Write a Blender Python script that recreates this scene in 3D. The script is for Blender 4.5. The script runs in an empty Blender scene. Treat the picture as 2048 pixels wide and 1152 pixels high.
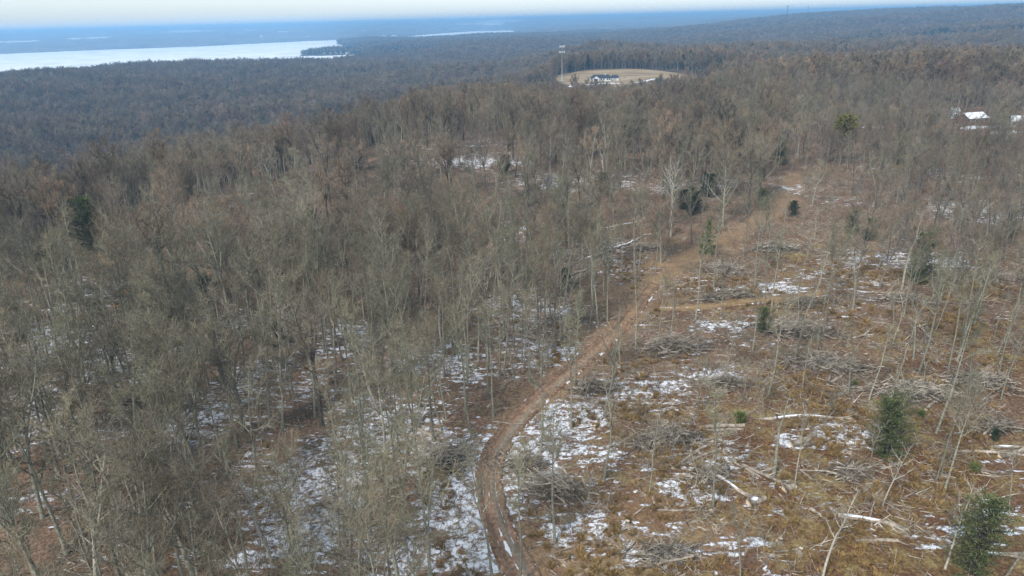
import bpy, math, random
import numpy as np
from mathutils import Vector, Matrix, Euler
sc = bpy.context.scene
COL = sc.collection
R = math.radians

# ------------------------------------------------------------------ camera
CAM_H = 55.0
FPX = 1409.0                       # focal length in pixels of the 2048 px wide photograph
PITCH, ROLL = 20.9, 1.55
cam_d = bpy.data.cameras.new('camera'); cam = bpy.data.objects.new('camera', cam_d); COL.objects.link(cam)
cam_d.sensor_width = 36; cam_d.lens = 36 * FPX / 2048; cam_d.clip_start = 1; cam_d.clip_end = 60000
CM = Matrix.Rotation(R(90 - PITCH), 3, 'X') @ Matrix.Rotation(-R(ROLL), 3, 'Z')
cam.matrix_world = Matrix.Translation((0, 0, CAM_H)) @ CM.to_4x4()
sc.camera = cam
CMN = np.array(CM)

# ------------------------------------------------------------------ sky, sun, exposure
SUN_EL, SUN_AZ = 42, 215           # azimuth clockwise from +Y: the sun stands behind the camera, to the left
w = bpy.data.worlds.new('World'); sc.world = w; w.use_nodes = True
nt = w.node_tree; nt.nodes.clear()
out = nt.nodes.new('ShaderNodeOutputWorld'); bg = nt.nodes.new('ShaderNodeBackground')
sky = nt.nodes.new('ShaderNodeTexSky'); sky.sky_type = 'NISHITA'; sky.sun_disc = False
sky.sun_elevation = R(SUN_EL); sky.sun_rotation = R(SUN_AZ); sky.air_density = 1.0; sky.dust_density = 0.6; sky.ozone_density = 1.0
hs = nt.nodes.new('ShaderNodeHueSaturation'); hs.inputs['Saturation'].default_value = 0.55   # thin high overcast pales the blue
nt.links.new(sky.outputs[0], hs.inputs['Color'])
mxw = nt.nodes.new('ShaderNodeMix'); mxw.data_type = 'RGBA'; mxw.inputs[0].default_value = 0.55      # a veil of high cloud evens out the dome
mxw.inputs[7].default_value = (1.98, 2.55, 2.92, 1)
nt.links.new(hs.outputs[0], mxw.inputs[6]); nt.links.new(mxw.outputs[2], bg.inputs[0])
bg.inputs[1].default_value = 0.135
nt.links.new(bg.outputs[0], out.inputs[0])
sun_d = bpy.data.lights.new('sun', 'SUN'); sun = bpy.data.objects.new('sun', sun_d); COL.objects.link(sun)
sun_d.energy = 2.0; sun_d.angle = R(12); sun_d.color = (1.0, 0.95, 0.88)
sdir = Vector((math.sin(R(SUN_AZ)) * math.cos(R(SUN_EL)), math.cos(R(SUN_AZ)) * math.cos(R(SUN_EL)), math.sin(R(SUN_EL))))
sun.rotation_euler = (-sdir).to_track_quat('-Z', 'Y').to_euler()
sc.view_settings.view_transform = 'Standard'; sc.view_settings.look = 'None'
sc.view_settings.exposure = 0.92; sc.view_settings.gamma = 1.0
sc.render.engine = 'CYCLES'
cy = sc.cycles
cy.max_bounces = 4; cy.diffuse_bounces = 2; cy.glossy_bounces = 1; cy.transmission_bounces = 1; cy.volume_bounces = 1; cy.transparent_max_bounces = 4
cy.use_denoising = True; cy.denoising_prefilter = 'FAST'
cy.sample_clamp_indirect = 4

# ------------------------------------------------------------------ helpers
def tag(o, label=None, cat=None, group=None, kind=None):
    if label: o['label'] = label
    if cat: o['category'] = cat
    if group: o['group'] = group
    if kind: o['kind'] = kind
    return o

def nod(t, kind, **kw):
    n = t.nodes.new(kind)
    for k, v in kw.items():
        if k.startswith('i_'): n.inputs[k[2:].replace('_', ' ')].default_value = v
        else: setattr(n, k, v)
    return n

def mat(name, rough=0.9):
    m = bpy.data.materials.new(name); m.use_nodes = True; t = m.node_tree; t.nodes.clear()
    o = t.nodes.new('ShaderNodeOutputMaterial'); b = t.nodes.new('ShaderNodeBsdfPrincipled')
    b.inputs['Roughness'].default_value = rough; b.inputs['Specular IOR Level'].default_value = 0.15
    t.links.new(b.outputs[0], o.inputs[0])
    return m, t, b

def ramp(t, fac, stops):
    r = t.nodes.new('ShaderNodeValToRGB'); e = r.color_ramp.elements
    while len(e) < len(stops): e.new(0.5)
    for k, (p, c) in enumerate(stops):
        e[k].position = p; e[k].color = (c[0], c[1], c[2], 1)
    t.links.new(fac, r.inputs[0]); return r.outputs[0]

def noise(t, vec, scale, detail=4, rough=0.6, dist=0.0):
    n = t.nodes.new('ShaderNodeTexNoise'); n.inputs['Scale'].default_value = scale
    n.inputs['Detail'].default_value = detail; n.inputs['Roughness'].default_value = rough; n.inputs['Distortion'].default_value = dist
    if vec is not None: t.links.new(vec, n.inputs['Vector'])
    return n.outputs['Fac']

def math_n(t, op, a, b=None, c=None, clamp=False):
    n = t.nodes.new('ShaderNodeMath'); n.operation = op; n.use_clamp = clamp
    for k, v in enumerate((a, b, c)):
        if v is None: continue
        if isinstance(v, (int, float)): n.inputs[k].default_value = v
        else: t.links.new(v, n.inputs[k])
    return n.outputs[0]

def mixc(t, fac, a, b, mode='MIX'):
    n = t.nodes.new('ShaderNodeMix'); n.data_type = 'RGBA'; n.blend_type = mode
    for s, v in ((n.inputs[0], fac), (n.inputs[6], a), (n.inputs[7], b)):
        if isinstance(v, (int, float)): s.default_value = v
        elif isinstance(v, tuple): s.default_value = (v[0], v[1], v[2], 1)
        else: t.links.new(v, s)
    return n.outputs[2]

def bump(t, b, h, strength, dist):
    n = t.nodes.new('ShaderNodeBump'); n.inputs['Strength'].default_value = strength; n.inputs['Distance'].default_value = dist
    t.links.new(h, n.inputs['Height']); t.links.new(n.outputs[0], b.inputs['Normal'])

def plain(name, c, var=0.15, rough=0.8, scale=3.0):
    m, t, b = mat(name, rough)
    g = t.nodes.new('ShaderNodeNewGeometry')
    f = noise(t, g.outputs['Position'], scale, 3)
    t.links.new(ramp(t, f, [(0.3, tuple(x * (1 - var) for x in c)), (0.7, tuple(min(1, x * (1 + var)) for x in c))]), b.inputs['Base Color'])
    return m

class MB:
    """collects tubes, ribbons, boxes; builds ONE mesh object"""
    def __init__(s): s.v = []; s.f = []; s.m = []; s.smooth = True
    def tube(s, P, Rd, n=5, mi=0, cap=False):
        P = [np.asarray(p, float) for p in P]; base = len(s.v); L = len(P)
        for i in range(L):
            d = P[min(i + 1, L - 1)] - P[max(i - 1, 0)]
            d = d / (np.linalg.norm(d) + 1e-9)
            ref = np.array((0, 0, 1.0)) if abs(d[2]) < 0.8 else np.array((1.0, 0, 0))
            u = np.cross(d, ref); u /= np.linalg.norm(u) + 1e-9; q = np.cross(d, u)
            for k in range(n):
                a = 2 * math.pi * k / n
                s.v.append(tuple(P[i] + Rd[i] * (math.cos(a) * u + math.sin(a) * q)))
        for i in range(L - 1):
            for k in range(n):
                a = base + i * n + k; b = base + i * n + (k + 1) % n
                s.f.append((a, b, b + n, a + n)); s.m.append(mi)
        if cap:
            s.f.append(tuple(base + k for k in range(n))); s.m.append(cap - 1)
            s.f.append(tuple(base + (L - 1) * n + k for k in reversed(range(n)))); s.m.append(cap - 1)
    def twig(s, p, d, L, wd, rng, mi=1, bend=0.25):
        sd = np.cross(d, rng.normal(size=3)); sd /= np.linalg.norm(sd) + 1e-9
        m = p + d * L * .5 + rng.normal(size=3) * L * bend * .3
        e = m + (d + rng.normal(size=3) * bend + np.array((0, 0, .15))) * L * .5
        b = len(s.v); h = sd * wd * .5
        s.v += [tuple(p - h), tuple(p + h), tuple(m - h * .8), tuple(m + h * .8), tuple(e)]
        s.f += [(b, b + 1, b + 3, b + 2), (b + 2, b + 3, b + 4)]; s.m += [mi, mi]
    def box(s, c, sz, mi=0, rz=0):
        b = len(s.v); cr, sr = math.cos(rz), math.sin(rz)
        for z in (-.5, .5):
            for x, y in ((-.5, -.5), (.5, -.5), (.5, .5), (-.5, .5)):
                X, Y = x * sz[0], y * sz[1]
                s.v.append((c[0] + X * cr - Y * sr, c[1] + X * sr + Y * cr, c[2] + z * sz[2]))
        for f in ((3, 2, 1, 0), (4, 5, 6, 7), (0, 1, 5, 4), (1, 2, 6, 5), (2, 3, 7, 6), (3, 0, 4, 7)):
            s.f.append(tuple(b + k for k in f)); s.m.append(mi)
    def poly(s, pts, faces, mi=0):
        b = len(s.v); s.v += [tuple(p) for p in pts]
        for f in faces: s.f.append(tuple(b + k for k in f)); s.m.append(mi)
    def mesh(s, name, mats, smooth=False):
        me = bpy.data.meshes.new(name); me.from_pydata(s.v, [], s.f)
        for m in mats: me.materials.append(m)
        me.polygons.foreach_set('material_index', s.m)
        if smooth: me.polygons.foreach_set('use_smooth', [True] * len(s.f))
        me.update(); return me
    def build(s, name, mats, parent=None, smooth=False):
        if not isinstance(mats, (list, tuple)): mats = [mats]
        return link(name, s.mesh(name, mats, smooth), parent)

def link(name, me, parent=None):
    o = bpy.data.objects.new(name, me); COL.objects.link(o)
    if parent: o.parent = parent
    return o

def empty(name, loc, rz=0):
    o = bpy.data.objects.new(name, None); COL.objects.link(o); o.location = loc; o.rotation_euler = (0, 0, rz)
    o.empty_display_size = 0.5
    return o

def grid_mesh(name, X, Y, Z, mats, attrs=None, wrap=False):
    nr, nc = X.shape; me = bpy.data.meshes.new(name)
    co = np.stack([X, Y, Z], -1).reshape(-1, 3).astype(np.float32)
    i = np.arange((nr - 1) * nc).reshape(nr - 1, nc) if wrap else np.arange(nr * nc).reshape(nr, nc)[:-1, :-1]
    if wrap:
        a = i; b = np.roll(i, -1, 1); F = np.stack([a, a + nc, b + nc, b], -1).reshape(-1, 4)
    else: F = np.stack([i, i + nc, i + nc + 1, i + 1], -1).reshape(-1, 4)
    F = F[:, ::-1]
    me.vertices.add(len(co)); me.vertices.foreach_set('co', co.ravel())
    me.loops.add(F.size); me.loops.foreach_set('vertex_index', F.ravel().astype(np.int32))
    me.polygons.add(len(F)); me.polygons.foreach_set('loop_start', np.arange(len(F), dtype=np.int32) * 4)
    me.polygons.foreach_set('use_smooth', np.ones(len(F), bool))
    me.update(calc_edges=True)
    for k, v in (attrs or {}).items():
        at = me.attributes.new(k, 'FLOAT', 'POINT'); at.data.foreach_set('value', v.ravel().astype(np.float32))
    for m in mats: me.materials.append(m)
    return me

# ------------------------------------------------------------------ noise, terrain
def h2(ix, iy, s):
    n = (ix.astype(np.int64) * 374761393 + iy.astype(np.int64) * 668265263 + s * 1442695041) & 0xffffffff
    n = ((n ^ (n >> 13)) * 1274126177) & 0xffffffff
    return ((n ^ (n >> 16)) & 0xffff) / 65535.0
def vnoise(x, y, s=0):
    ix = np.floor(x); iy = np.floor(y); fx = x - ix; fy = y - iy
    fx = fx * fx * (3 - 2 * fx); fy = fy * fy * (3 - 2 * fy)
    a = h2(ix, iy, s); b = h2(ix + 1, iy, s); c = h2(ix, iy + 1, s); d = h2(ix + 1, iy + 1, s)
    return (a * (1 - fx) + b * fx) * (1 - fy) + (c * (1 - fx) + d * fx) * fy
def fbm(x, y, s=0, o=4):
    r = 0; a = .5
    for k in range(o): r = r + a * (vnoise(x, y, s + k * 7) - .5); x = x * 2.03 + 11.3; y = y * 2.03 + 5.7; a *= .5
    return r * 2
LAKE = -60.0
FIELD = (121, 750, 68, 112)      # centre and half axes of the mown field
DS = np.array([0, 150, 200, 260, 340, 430, 560, 700, 850, 1100, 1500, 1900, 2500, 3500, 5000, 7000, 10000, 14000, 20000, 30000], float)
AZ = np.array([-60, -34, -19, -12, -6.6, 0, 7.2, 14, 21, 27, 34, 60], float)
TB = np.array([
 [0, 3, 4, -4, -28, -50, -58, -56, -50, -50, -54, -58, -60, -60, -48, -30, -5, 25, 44, 44],
 [0, 3, 4, -4, -28, -50, -58, -56, -44, -50, -54, -58, -60, -60, -48, -26, 0, 28, 46, 46],
 [0, 0, 2, 2, -14, -42, -56, -56, -46, -50, -54, -58, -60, -60, -50, -26, 2, 30, 46, 46],
 [0, 0, 0, 2, -4, -28, -50, -54, -44, -46, -50, -54, -58, -60, -52, -32, 0, 30, 46, 46],
 [0, 0, 0, 1, 1, -10, -38, -46, -38, -42, -46, -50, -50, -50, -50, -48, 0, 28, 46, 46],
 [0, 0, 0, 0, 1, -4, -26, -36, -34, -36, -36, -40, -46, -50, -50, -50, -20, 25, 46, 46],
 [0, 0, 0, 0, -3, -15, -26, -9, -2, -16, -14, -30, -36, -36, -40, -40, -10, 20, 44, 44],
 [0, 0, 0, 0, -1, -9, -20, -9, -4, -24, -28, -30, -30, -30, -25, -20, 0, 28, 44, 44],
 [0, 0, 0, 0, 0, 0, -4, -10, -18, -26, -28, -25, -22, -10, 24, 12, 10, 30, 44, 44],
 [0, 0, 0, 0, 0, 0, -2, -8, -18, -24, -20, -14, -5, 5, 32, 20, 20, 34, 45, 45],
 [0, 0, 0, 0, 0, 0, 0, -4, -14, -20, -14, -4, 5, 20, 34, 30, 30, 38, 46, 46],
 [0, 0, 0, 0, 0, 0, 0, -4, -14, -20, -14, -4, 5, 20, 34, 30, 30, 38, 46, 46]], float)
LG0, LG1, NL, NA = math.log(60), math.log(30000), 400, 241
gd = np.exp(np.linspace(LG0, LG1, NL)); ga = np.linspace(-60, 60, NA)
T1 = np.stack([np.interp(gd, DS, r) for r in TB])
TG = np.stack([np.interp(ga, AZ, T1[:, k]) for k in range(NL)], 1)
def smooth(A, ax, n):
    for _ in range(n):
        P = np.concatenate([np.take(A, [0], ax), A, np.take(A, [-1], ax)], ax)
        lo = np.take(P, range(0, P.shape[ax] - 2), ax); hi = np.take(P, range(2, P.shape[ax]), ax)
        A = (lo + 2 * A + hi) / 4
    return A
TG = smooth(smooth(TG, 0, 10), 1, 6)

def ray(px, py):
    d = CMN @ np.array([(px - 1024) / FPX, (576 - py) / FPX, -1.0]); return d / np.linalg.norm(d)
def on_plane(px, py, z):
    d = ray(px, py); t = (z - CAM_H) / d[2]; return (d[0] * t, d[1] * t)
LAKE_PX = [(-250, 178), (-60, 168), (0, 163), (150, 155), (330, 151), (430, 147), (520, 146), (600, 137), (660, 129), (724, 119),
           (716, 109.5), (660, 111.5), (606, 112), (600, 109.5), (636, 103), (704, 99), (706, 94), (686, 92), (668, 88), (676, 83.5), (705, 81.5), (760, 79), (800, 80),
           (860, 79), (930, 74.5), (1000, 70), (1036, 66), (1022, 61), (960, 62), (880, 67), (812, 73), (740, 77), (700, 79), (600, 83), (400, 93), (200, 100), (0, 108), (-250, 118)]
LP = np.array([on_plane(x, y, LAKE) for x, y in LAKE_PX])
def lake_sd(x, y):
    """signed distance to the lake outline, negative inside"""
    best = np.full(x.shape, 1e12); ins = np.zeros(x.shape, bool)
    n = len(LP)
    for i in range(n):
        a = LP[i]; b = LP[(i + 1) % n]; e = b - a
        t = np.clip(((x - a[0]) * e[0] + (y - a[1]) * e[1]) / (e @ e), 0, 1)
        best = np.minimum(best, (x - a[0] - t * e[0]) ** 2 + (y - a[1] - t * e[1]) ** 2)
        c = (a[1] > y) != (b[1] > y)
        with np.errstate(all='ignore'): xi = (b[0] - a[0]) * (y - a[1]) / (b[1] - a[1] + 1e-12) + a[0]
        ins ^= c & (x < xi)
    d = np.sqrt(best); k = 14 + np.clip(4000 - y, 0, 1500) * .012; return np.where(ins, -d, d) + fbm(x / 90, y / 90, 55, 3) * k
def height(x, y, base=False):
    x = np.asarray(x, float); y = np.asarray(y, float)
    d = np.hypot(x, y); az = np.degrees(np.arctan2(x, y))
    back = np.clip((np.abs(az) - 60) / 60, 0, 1)
    u = (np.clip(az, -59.99, 59.99) + 60) / 120 * (NA - 1)
    v = (np.log(np.clip(d, 61, 29900)) - LG0) / (LG1 - LG0) * (NL - 1)
    iu = u.astype(int); iv = v.astype(int); fu = u - iu; fv = v - iv
    z = (TG[iu, iv] * (1 - fu) + TG[iu + 1, iv] * fu) * (1 - fv) + (TG[iu, iv + 1] * (1 - fu) + TG[iu + 1, iv + 1] * fu) * fv
    z = z * (1 - back)
    far = np.clip((d - 120) / 900, 0, 1)
    z = z + fbm(x / 14, y / 14, 3, 3) * 0.45 + fbm(x / 70, y / 70, 5, 3) * 2.0 * np.clip((d - 60) / 150, 0.25, 1)
    z = z + fbm(x / 420, y / 420, 9, 4) * 32 * far * np.clip((3000 - d) / 1500, .5, 1) + fbm(x / 850, y / 850, 41, 3) * 26 * np.clip((d - 900) / 900, 0, 1) * np.clip((9000 - d) / 4000, 0, 1) + fbm(x / 2200, y / 2200, 21, 3) * 16 * np.clip((d - 2000) / 4000, 0, 1)
    z = z - 6.0 * np.exp(-(((x + 30) / 60) ** 2 + ((y - 190) / 38) ** 2))
    e = np.hypot((x - FIELD[0]) / FIELD[2], (y - FIELD[1]) / FIELD[3])
    fw = np.clip((1.3 - e) / 0.27, 0, 1); fw = fw * fw * (3 - 2 * fw)
    z = z * (1 - fw) + (-4.5 + (y - FIELD[1]) * 0.012 + fbm(x / 40, y / 40, 31, 2) * .6) * fw
    sel = d > 1200
    if np.any(sel):
        sd = np.full(x.shape, 1e6); sd[sel] = lake_sd(x[sel], y[sel])
        tk = np.clip(sd / (60 + d * .05), 0, 1); tk = tk * tk * (3 - 2 * tk)
        zz = LAKE + 2.0 + (np.maximum(z, LAKE + 2) - LAKE - 2) * tk
        zz = np.where(sd < 0, LAKE - 2.5, np.where(sd < 12, LAKE - 2.5 + 4.5 * sd / 12, zz))
        z = np.where(sel, zz, z)
    return z
def hz(x, y): return float(height(np.array([x]), np.array([y]))[0])
def at(px, py):
    """the point of the ground seen at a pixel of the photograph"""
    d = ray(px, py); t = np.concatenate([np.arange(30, 600, 0.5), np.exp(np.linspace(math.log(600), math.log(20000), 2500))])
    X, Y, Z = d[0] * t, d[1] * t, CAM_H + d[2] * t
    b = Z - height(X, Y); k = int(np.argmax(b < 0)) or len(t) - 1
    f = b[k - 1] / (b[k - 1] - b[k] + 1e-9); q = t[k - 1] + (t[k] - t[k - 1]) * f
    return np.array([d[0] * q, d[1] * q, CAM_H + d[2] * q])
def project(X, Y, Z):
    P = np.stack([X, Y, Z - CAM_H], -1) @ CMN
    w_ = -P[..., 2]; w_ = np.where(w_ > 0.1, w_, np.nan)
    return 1024 + FPX * P[..., 0] / w_, 576 - FPX * P[..., 1] / w_

# polylines of the tracks, in world metres
def spline(P, step=0.6):
    P = np.array(P, float); Q = np.concatenate([[2 * P[0] - P[1]], P, [2 * P[-1] - P[-2]]]); o = []
    for i in range(1, len(Q) - 2):
        n = max(2, int(np.linalg.norm(Q[i + 1] - Q[i]) / step))
        for k in range(n):
            t = k / n
            o.append(.5 * (2 * Q[i] + (Q[i + 1] - Q[i - 1]) * t + (2 * Q[i - 1] - 5 * Q[i] + 4 * Q[i + 1] - Q[i + 2]) * t * t + (3 * Q[i] - Q[i - 1] - 3 * Q[i + 1] + Q[i + 2]) * t ** 3))
    o.append(P[-1]); return np.array(o)
T_PX = [(1130, 1300), (1075, 1200), (1030, 1120), (998, 1050), (980, 985), (980, 930), (1000, 885), (1035, 840), (1078, 795), (1135, 745), (1195, 695), (1248, 645), (1283, 598), (1318, 556), (1370, 520), (1435, 488), (1500, 452), (1552, 418), (1580, 385), (1585, 350)]
S_PX = [(1285, 612), (1340, 616), (1420, 612), (1500, 601), (1590, 592), (1690, 583), (1790, 590)]
C_PX = [(1290, 596), (1360, 560), (1440, 520), (1520, 500)]
TRACK = spline([at(*p)[:2] for p in T_PX]); SIDE = spline([at(*p)[:2] for p in S_PX])
def dline(x, y, L, step=3):
    b = np.full(x.shape, 1e9)
    for p in L[::step]: b = np.minimum(b, (x - p[0]) ** 2 + (y - p[1]) ** 2)
    return np.sqrt(b)
def blobs(x, y, B):
    """soft world-space ellipses given by the pixel they are centred on"""
    r = np.zeros(x.shape)
    for (px, py, rx, ry, s) in B:
        c = at(px, py); r = np.maximum(r, s * np.exp(-(((x - c[0]) / rx) ** 2 + ((y - c[1]) / ry) ** 2)))
    return r

# ------------------------------------------------------------------ materials of the ground
def near_noise_pos(t):
    return t.nodes.new('ShaderNodeNewGeometry').outputs['Position']
def attr(t, name):
    n = t.nodes.new('ShaderNodeAttribute'); n.attribute_name = name; return n.outputs['Fac']

def ground_material():
    m, t, b = mat('leaf_litter_ground', 0.95)
    P = near_noise_pos(t)
    fine = noise(t, P, 2.6, 8, 0.75); mid = noise(t, P, 0.35, 6, 0.65, 0.3); big = noise(t, P, 0.05, 5, 0.6, 0.4)
    litter = ramp(t, fine, [(0.30, (0.065, 0.040, 0.028)), (0.44, (0.18, 0.105, 0.070)), (0.54, (0.29, 0.185, 0.130)), (0.66, (0.46, 0.36, 0.27))])
    litter2 = ramp(t, fine, [(0.32, (0.05, 0.040, 0.030)), (0.46, (0.14, 0.10, 0.072)), (0.58, (0.26, 0.21, 0.155)), (0.70, (0.42, 0.37, 0.29))])
    lit = mixc(t, ramp(t, mid, [(0.40, (0, 0, 0)), (0.62, (.75, .75, .75))]), litter, litter2)
    grass = ramp(t, fine, [(0.30, (0.07, 0.050, 0.022)), (0.44, (0.20, 0.142, 0.058)), (0.56, (0.34, 0.260, 0.115)), (0.70, (0.50, 0.41, 0.22))])
    grass2 = ramp(t, fine, [(0.30, (0.035, 0.022, 0.014)), (0.46, (0.12, 0.068, 0.032)), (0.60, (0.24, 0.145, 0.07)), (0.72, (0.36, 0.25, 0.13))])
    gr = mixc(t, ramp(t, mid, [(0.42, (0, 0, 0)), (0.58, (1, 1, 1))]), grass2, grass)
    gm = math_n(t, 'ADD', attr(t, 'grass'), math_n(t, 'MULTIPLY', math_n(t, 'SUBTRACT', mid, 0.5), 1.6), clamp=True)
    rust = noise(t, P, 0.13, 5, 0.6, 0.8)
    gr = mixc(t, ramp(t, rust, [(0.42, (0, 0, 0)), (0.57, (.85, .85, .85))]), gr, ramp(t, fine, [(0.30, (0.035, 0.018, 0.011)), (0.48, (0.13, 0.06, 0.033)), (0.62, (0.25, 0.13, 0.07)), (0.74, (0.36, 0.24, 0.15))]))
    lit = mixc(t, ramp(t, rust, [(0.44, (0, 0, 0)), (0.60, (.6, .6, .6))]), lit, ramp(t, fine, [(0.30, (0.04, 0.03, 0.02)), (0.48, (0.10, 0.075, 0.045)), (0.66, (0.20, 0.155, 0.10))]))
    c = mixc(t, gm, lit, gr)
    dirt = ramp(t, fine, [(0.3, (0.20, 0.12, 0.065)), (0.5, (0.34, 0.225, 0.13)), (0.7, (0.52, 0.40, 0.27))])
    dm = math_n(t, 'MULTIPLY', attr(t, 'dirt'), ramp(t, mid, [(0.3, (.3, .3, .3)), (0.6, (1, 1, 1))]), clamp=True)
    c = mixc(t, dm, c, dirt)
    # far floor of the woods: brown grey
    c = mixc(t, attr(t, 'far'), c, ramp(t, big, [(0.3, (0.07, 0.055, 0.045)), (0.7, (0.12, 0.092, 0.072))]))
    # thin snow lying in patches
    mp = nod(t, 'ShaderNodeMapping'); t.links.new(P, mp.inputs[0]); mp.inputs['Scale'].default_value = (0.6, 1.3, 1)
    s1 = noise(t, mp.outputs[0], 0.66, 9, 0.66, 0.5); s2 = noise(t, P, 0.09, 4, 0.6)
    sv = math_n(t, 'ADD', math_n(t, 'MULTIPLY', s1, 0.75), math_n(t, 'MULTIPLY', s2, 0.35))
    th = math_n(t, 'SUBTRACT', 0.785, math_n(t, 'MULTIPLY', attr(t, 'snow'), 0.335))
    sf = math_n(t, 'MULTIPLY', math_n(t, 'SUBTRACT', sv, th), 38.0, clamp=True)
    s3 = noise(t, P, 1.35, 7, 0.72, 0.6)
    sf = math_n(t, 'MULTIPLY', sf, ramp(t, s3, [(0.43, (0, 0, 0)), (0.52, (1, 1, 1))]))
    c = mixc(t, sf, c, (0.90, 0.92, 0.97))
    t.links.new(c, b.inputs['Base Color'])
    hgt = math_n(t, 'ADD', math_n(t, 'MULTIPLY', fine, 1.0), math_n(t, 'MULTIPLY', sf, 0.35))
    bump(t, b, hgt, 0.9, 0.25)
    return m
M_ground = ground_material()

def track_material(name, tan):
    m, t, b = mat(name, 0.95)
    P = near_noise_pos(t); U = attr(t, 'across'); L = attr(t, 'wet')
    f = noise(t, P, 2.2, 8, 0.7); g = noise(t, P, 0.25, 4, 0.6)
    if tan: c = ramp(t, f, [(0.3, (0.16, 0.10, 0.05)), (0.5, (0.33, 0.22, 0.11)), (0.7, (0.48, 0.36, 0.21))])
    else:
        c1 = ramp(t, f, [(0.3, (0.13, 0.072, 0.046)), (0.48, (0.34, 0.20, 0.13)), (0.66, (0.50, 0.34, 0.24))])
        c2 = ramp(t, f, [(0.3, (0.18, 0.14, 0.10)), (0.6, (0.40, 0.335, 0.25)), (0.8, (0.52, 0.45, 0.35))])
        c1 = mixc(t, attr(t, 'tan'), c1, ramp(t, f, [(0.3, (0.19, 0.115, 0.06)), (0.5, (0.35, 0.22, 0.125)), (0.7, (0.50, 0.36, 0.22))]))
        c1 = mixc(t, ramp(t, g, [(0.42, (0, 0, 0)), (0.6, (.8, .8, .8))]), c1, ramp(t, f, [(0.3, (0.10, 0.07, 0.045)), (0.5, (0.24, 0.16, 0.105)), (0.7, (0.40, 0.31, 0.21))]))
        c = mixc(t, math_n(t, 'MULTIPLY', L, ramp(t, g, [(0.3, (.5, .5, .5)), (.55, (1, 1, 1))])), c1, c2)
    rag = noise(t, P, 0.9, 6, 0.7)
    ef = math_n(t, 'SUBTRACT', math_n(t, 'ADD', math_n(t, 'ABSOLUTE', U), math_n(t, 'MULTIPLY', math_n(t, 'SUBTRACT', rag, 0.5), 1.7)), 0.70)
    ef = math_n(t, 'MULTIPLY', ef, 6.0, clamp=True)
    c = mixc(t, ef, c, ramp(t, f, [(0.30, (0.05, 0.032, 0.02)), (0.46, (0.15, 0.088, 0.05)), (0.56, (0.25, 0.155, 0.09)), (0.68, (0.40, 0.30, 0.20))]))
    c = mixc(t, math_n(t, 'MULTIPLY', attr(t, 'rut'), ramp(t, g, [(0.35, (.25, .25, .25)), (.6, (.6, .6, .6))])), c, (0.10, 0.065, 0.045))
    mud = noise(t, P, 0.22, 5, 0.65)
    c = mixc(t, ramp(t, mud, [(0.50, (0, 0, 0)), (0.62, (.4, .4, .4))]), c, ramp(t, f, [(0.3, (0.05, 0.032, 0.022)), (0.6, (0.16, 0.105, 0.07))]))
    s1 = noise(t, P, 0.5, 8, 0.66, 0.4)
    sv = math_n(t, 'ADD', s1, math_n(t, 'MULTIPLY', attr(t, 'edge'), 0.28))
    sf = math_n(t, 'MULTIPLY', math_n(t, 'SUBTRACT', sv, 0.80), 30.0, clamp=True)
    c = mixc(t, sf, c, (0.90, 0.92, 0.97))
    t.links.new(c, b.inputs['Base Color']); bump(t, b, f, 0.9, 0.2)
    return m

# ------------------------------------------------------------------ the ground sheet
azs = np.radians(np.concatenate([np.arange(-48, 48, 0.17), np.arange(48, 70, 1.0), np.arange(70, 290, 5.0), np.arange(290, 312, 1.0)]))
rs = [0.5, 6, 14, 22, 30]
while rs[-1] < 42: rs.append(rs[-1] + 2)
while rs[-1] < 300: rs.append(rs[-1] + 0.75)
while rs[-1] < 20500: rs.append(rs[-1] * 1.0135 if rs[-1] > 800 else rs[-1] * 1.006)
rs = np.array(rs)
RR, AA = np.meshgrid(rs, azs, indexing='ij')
GX = RR * np.sin(AA); GY = RR * np.cos(AA)
GZ = height(GX, GY)
dtr = np.full(GX.shape, 99.0); dsd = np.full(GX.shape, 99.0)
nearsel = (RR < 330) & (GY > 0)
dtr[nearsel] = dline(GX[nearsel], GY[nearsel], TRACK); dsd[nearsel] = dline(GX[nearsel], GY[nearsel], SIDE)
dtr0 = dtr
GZ = GZ - 0.22 * np.clip((2.45 - dtr) / 0.9, 0, 1) - 0.16 * np.clip((1.9 - dsd) / 0.6, 0, 1)
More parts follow.
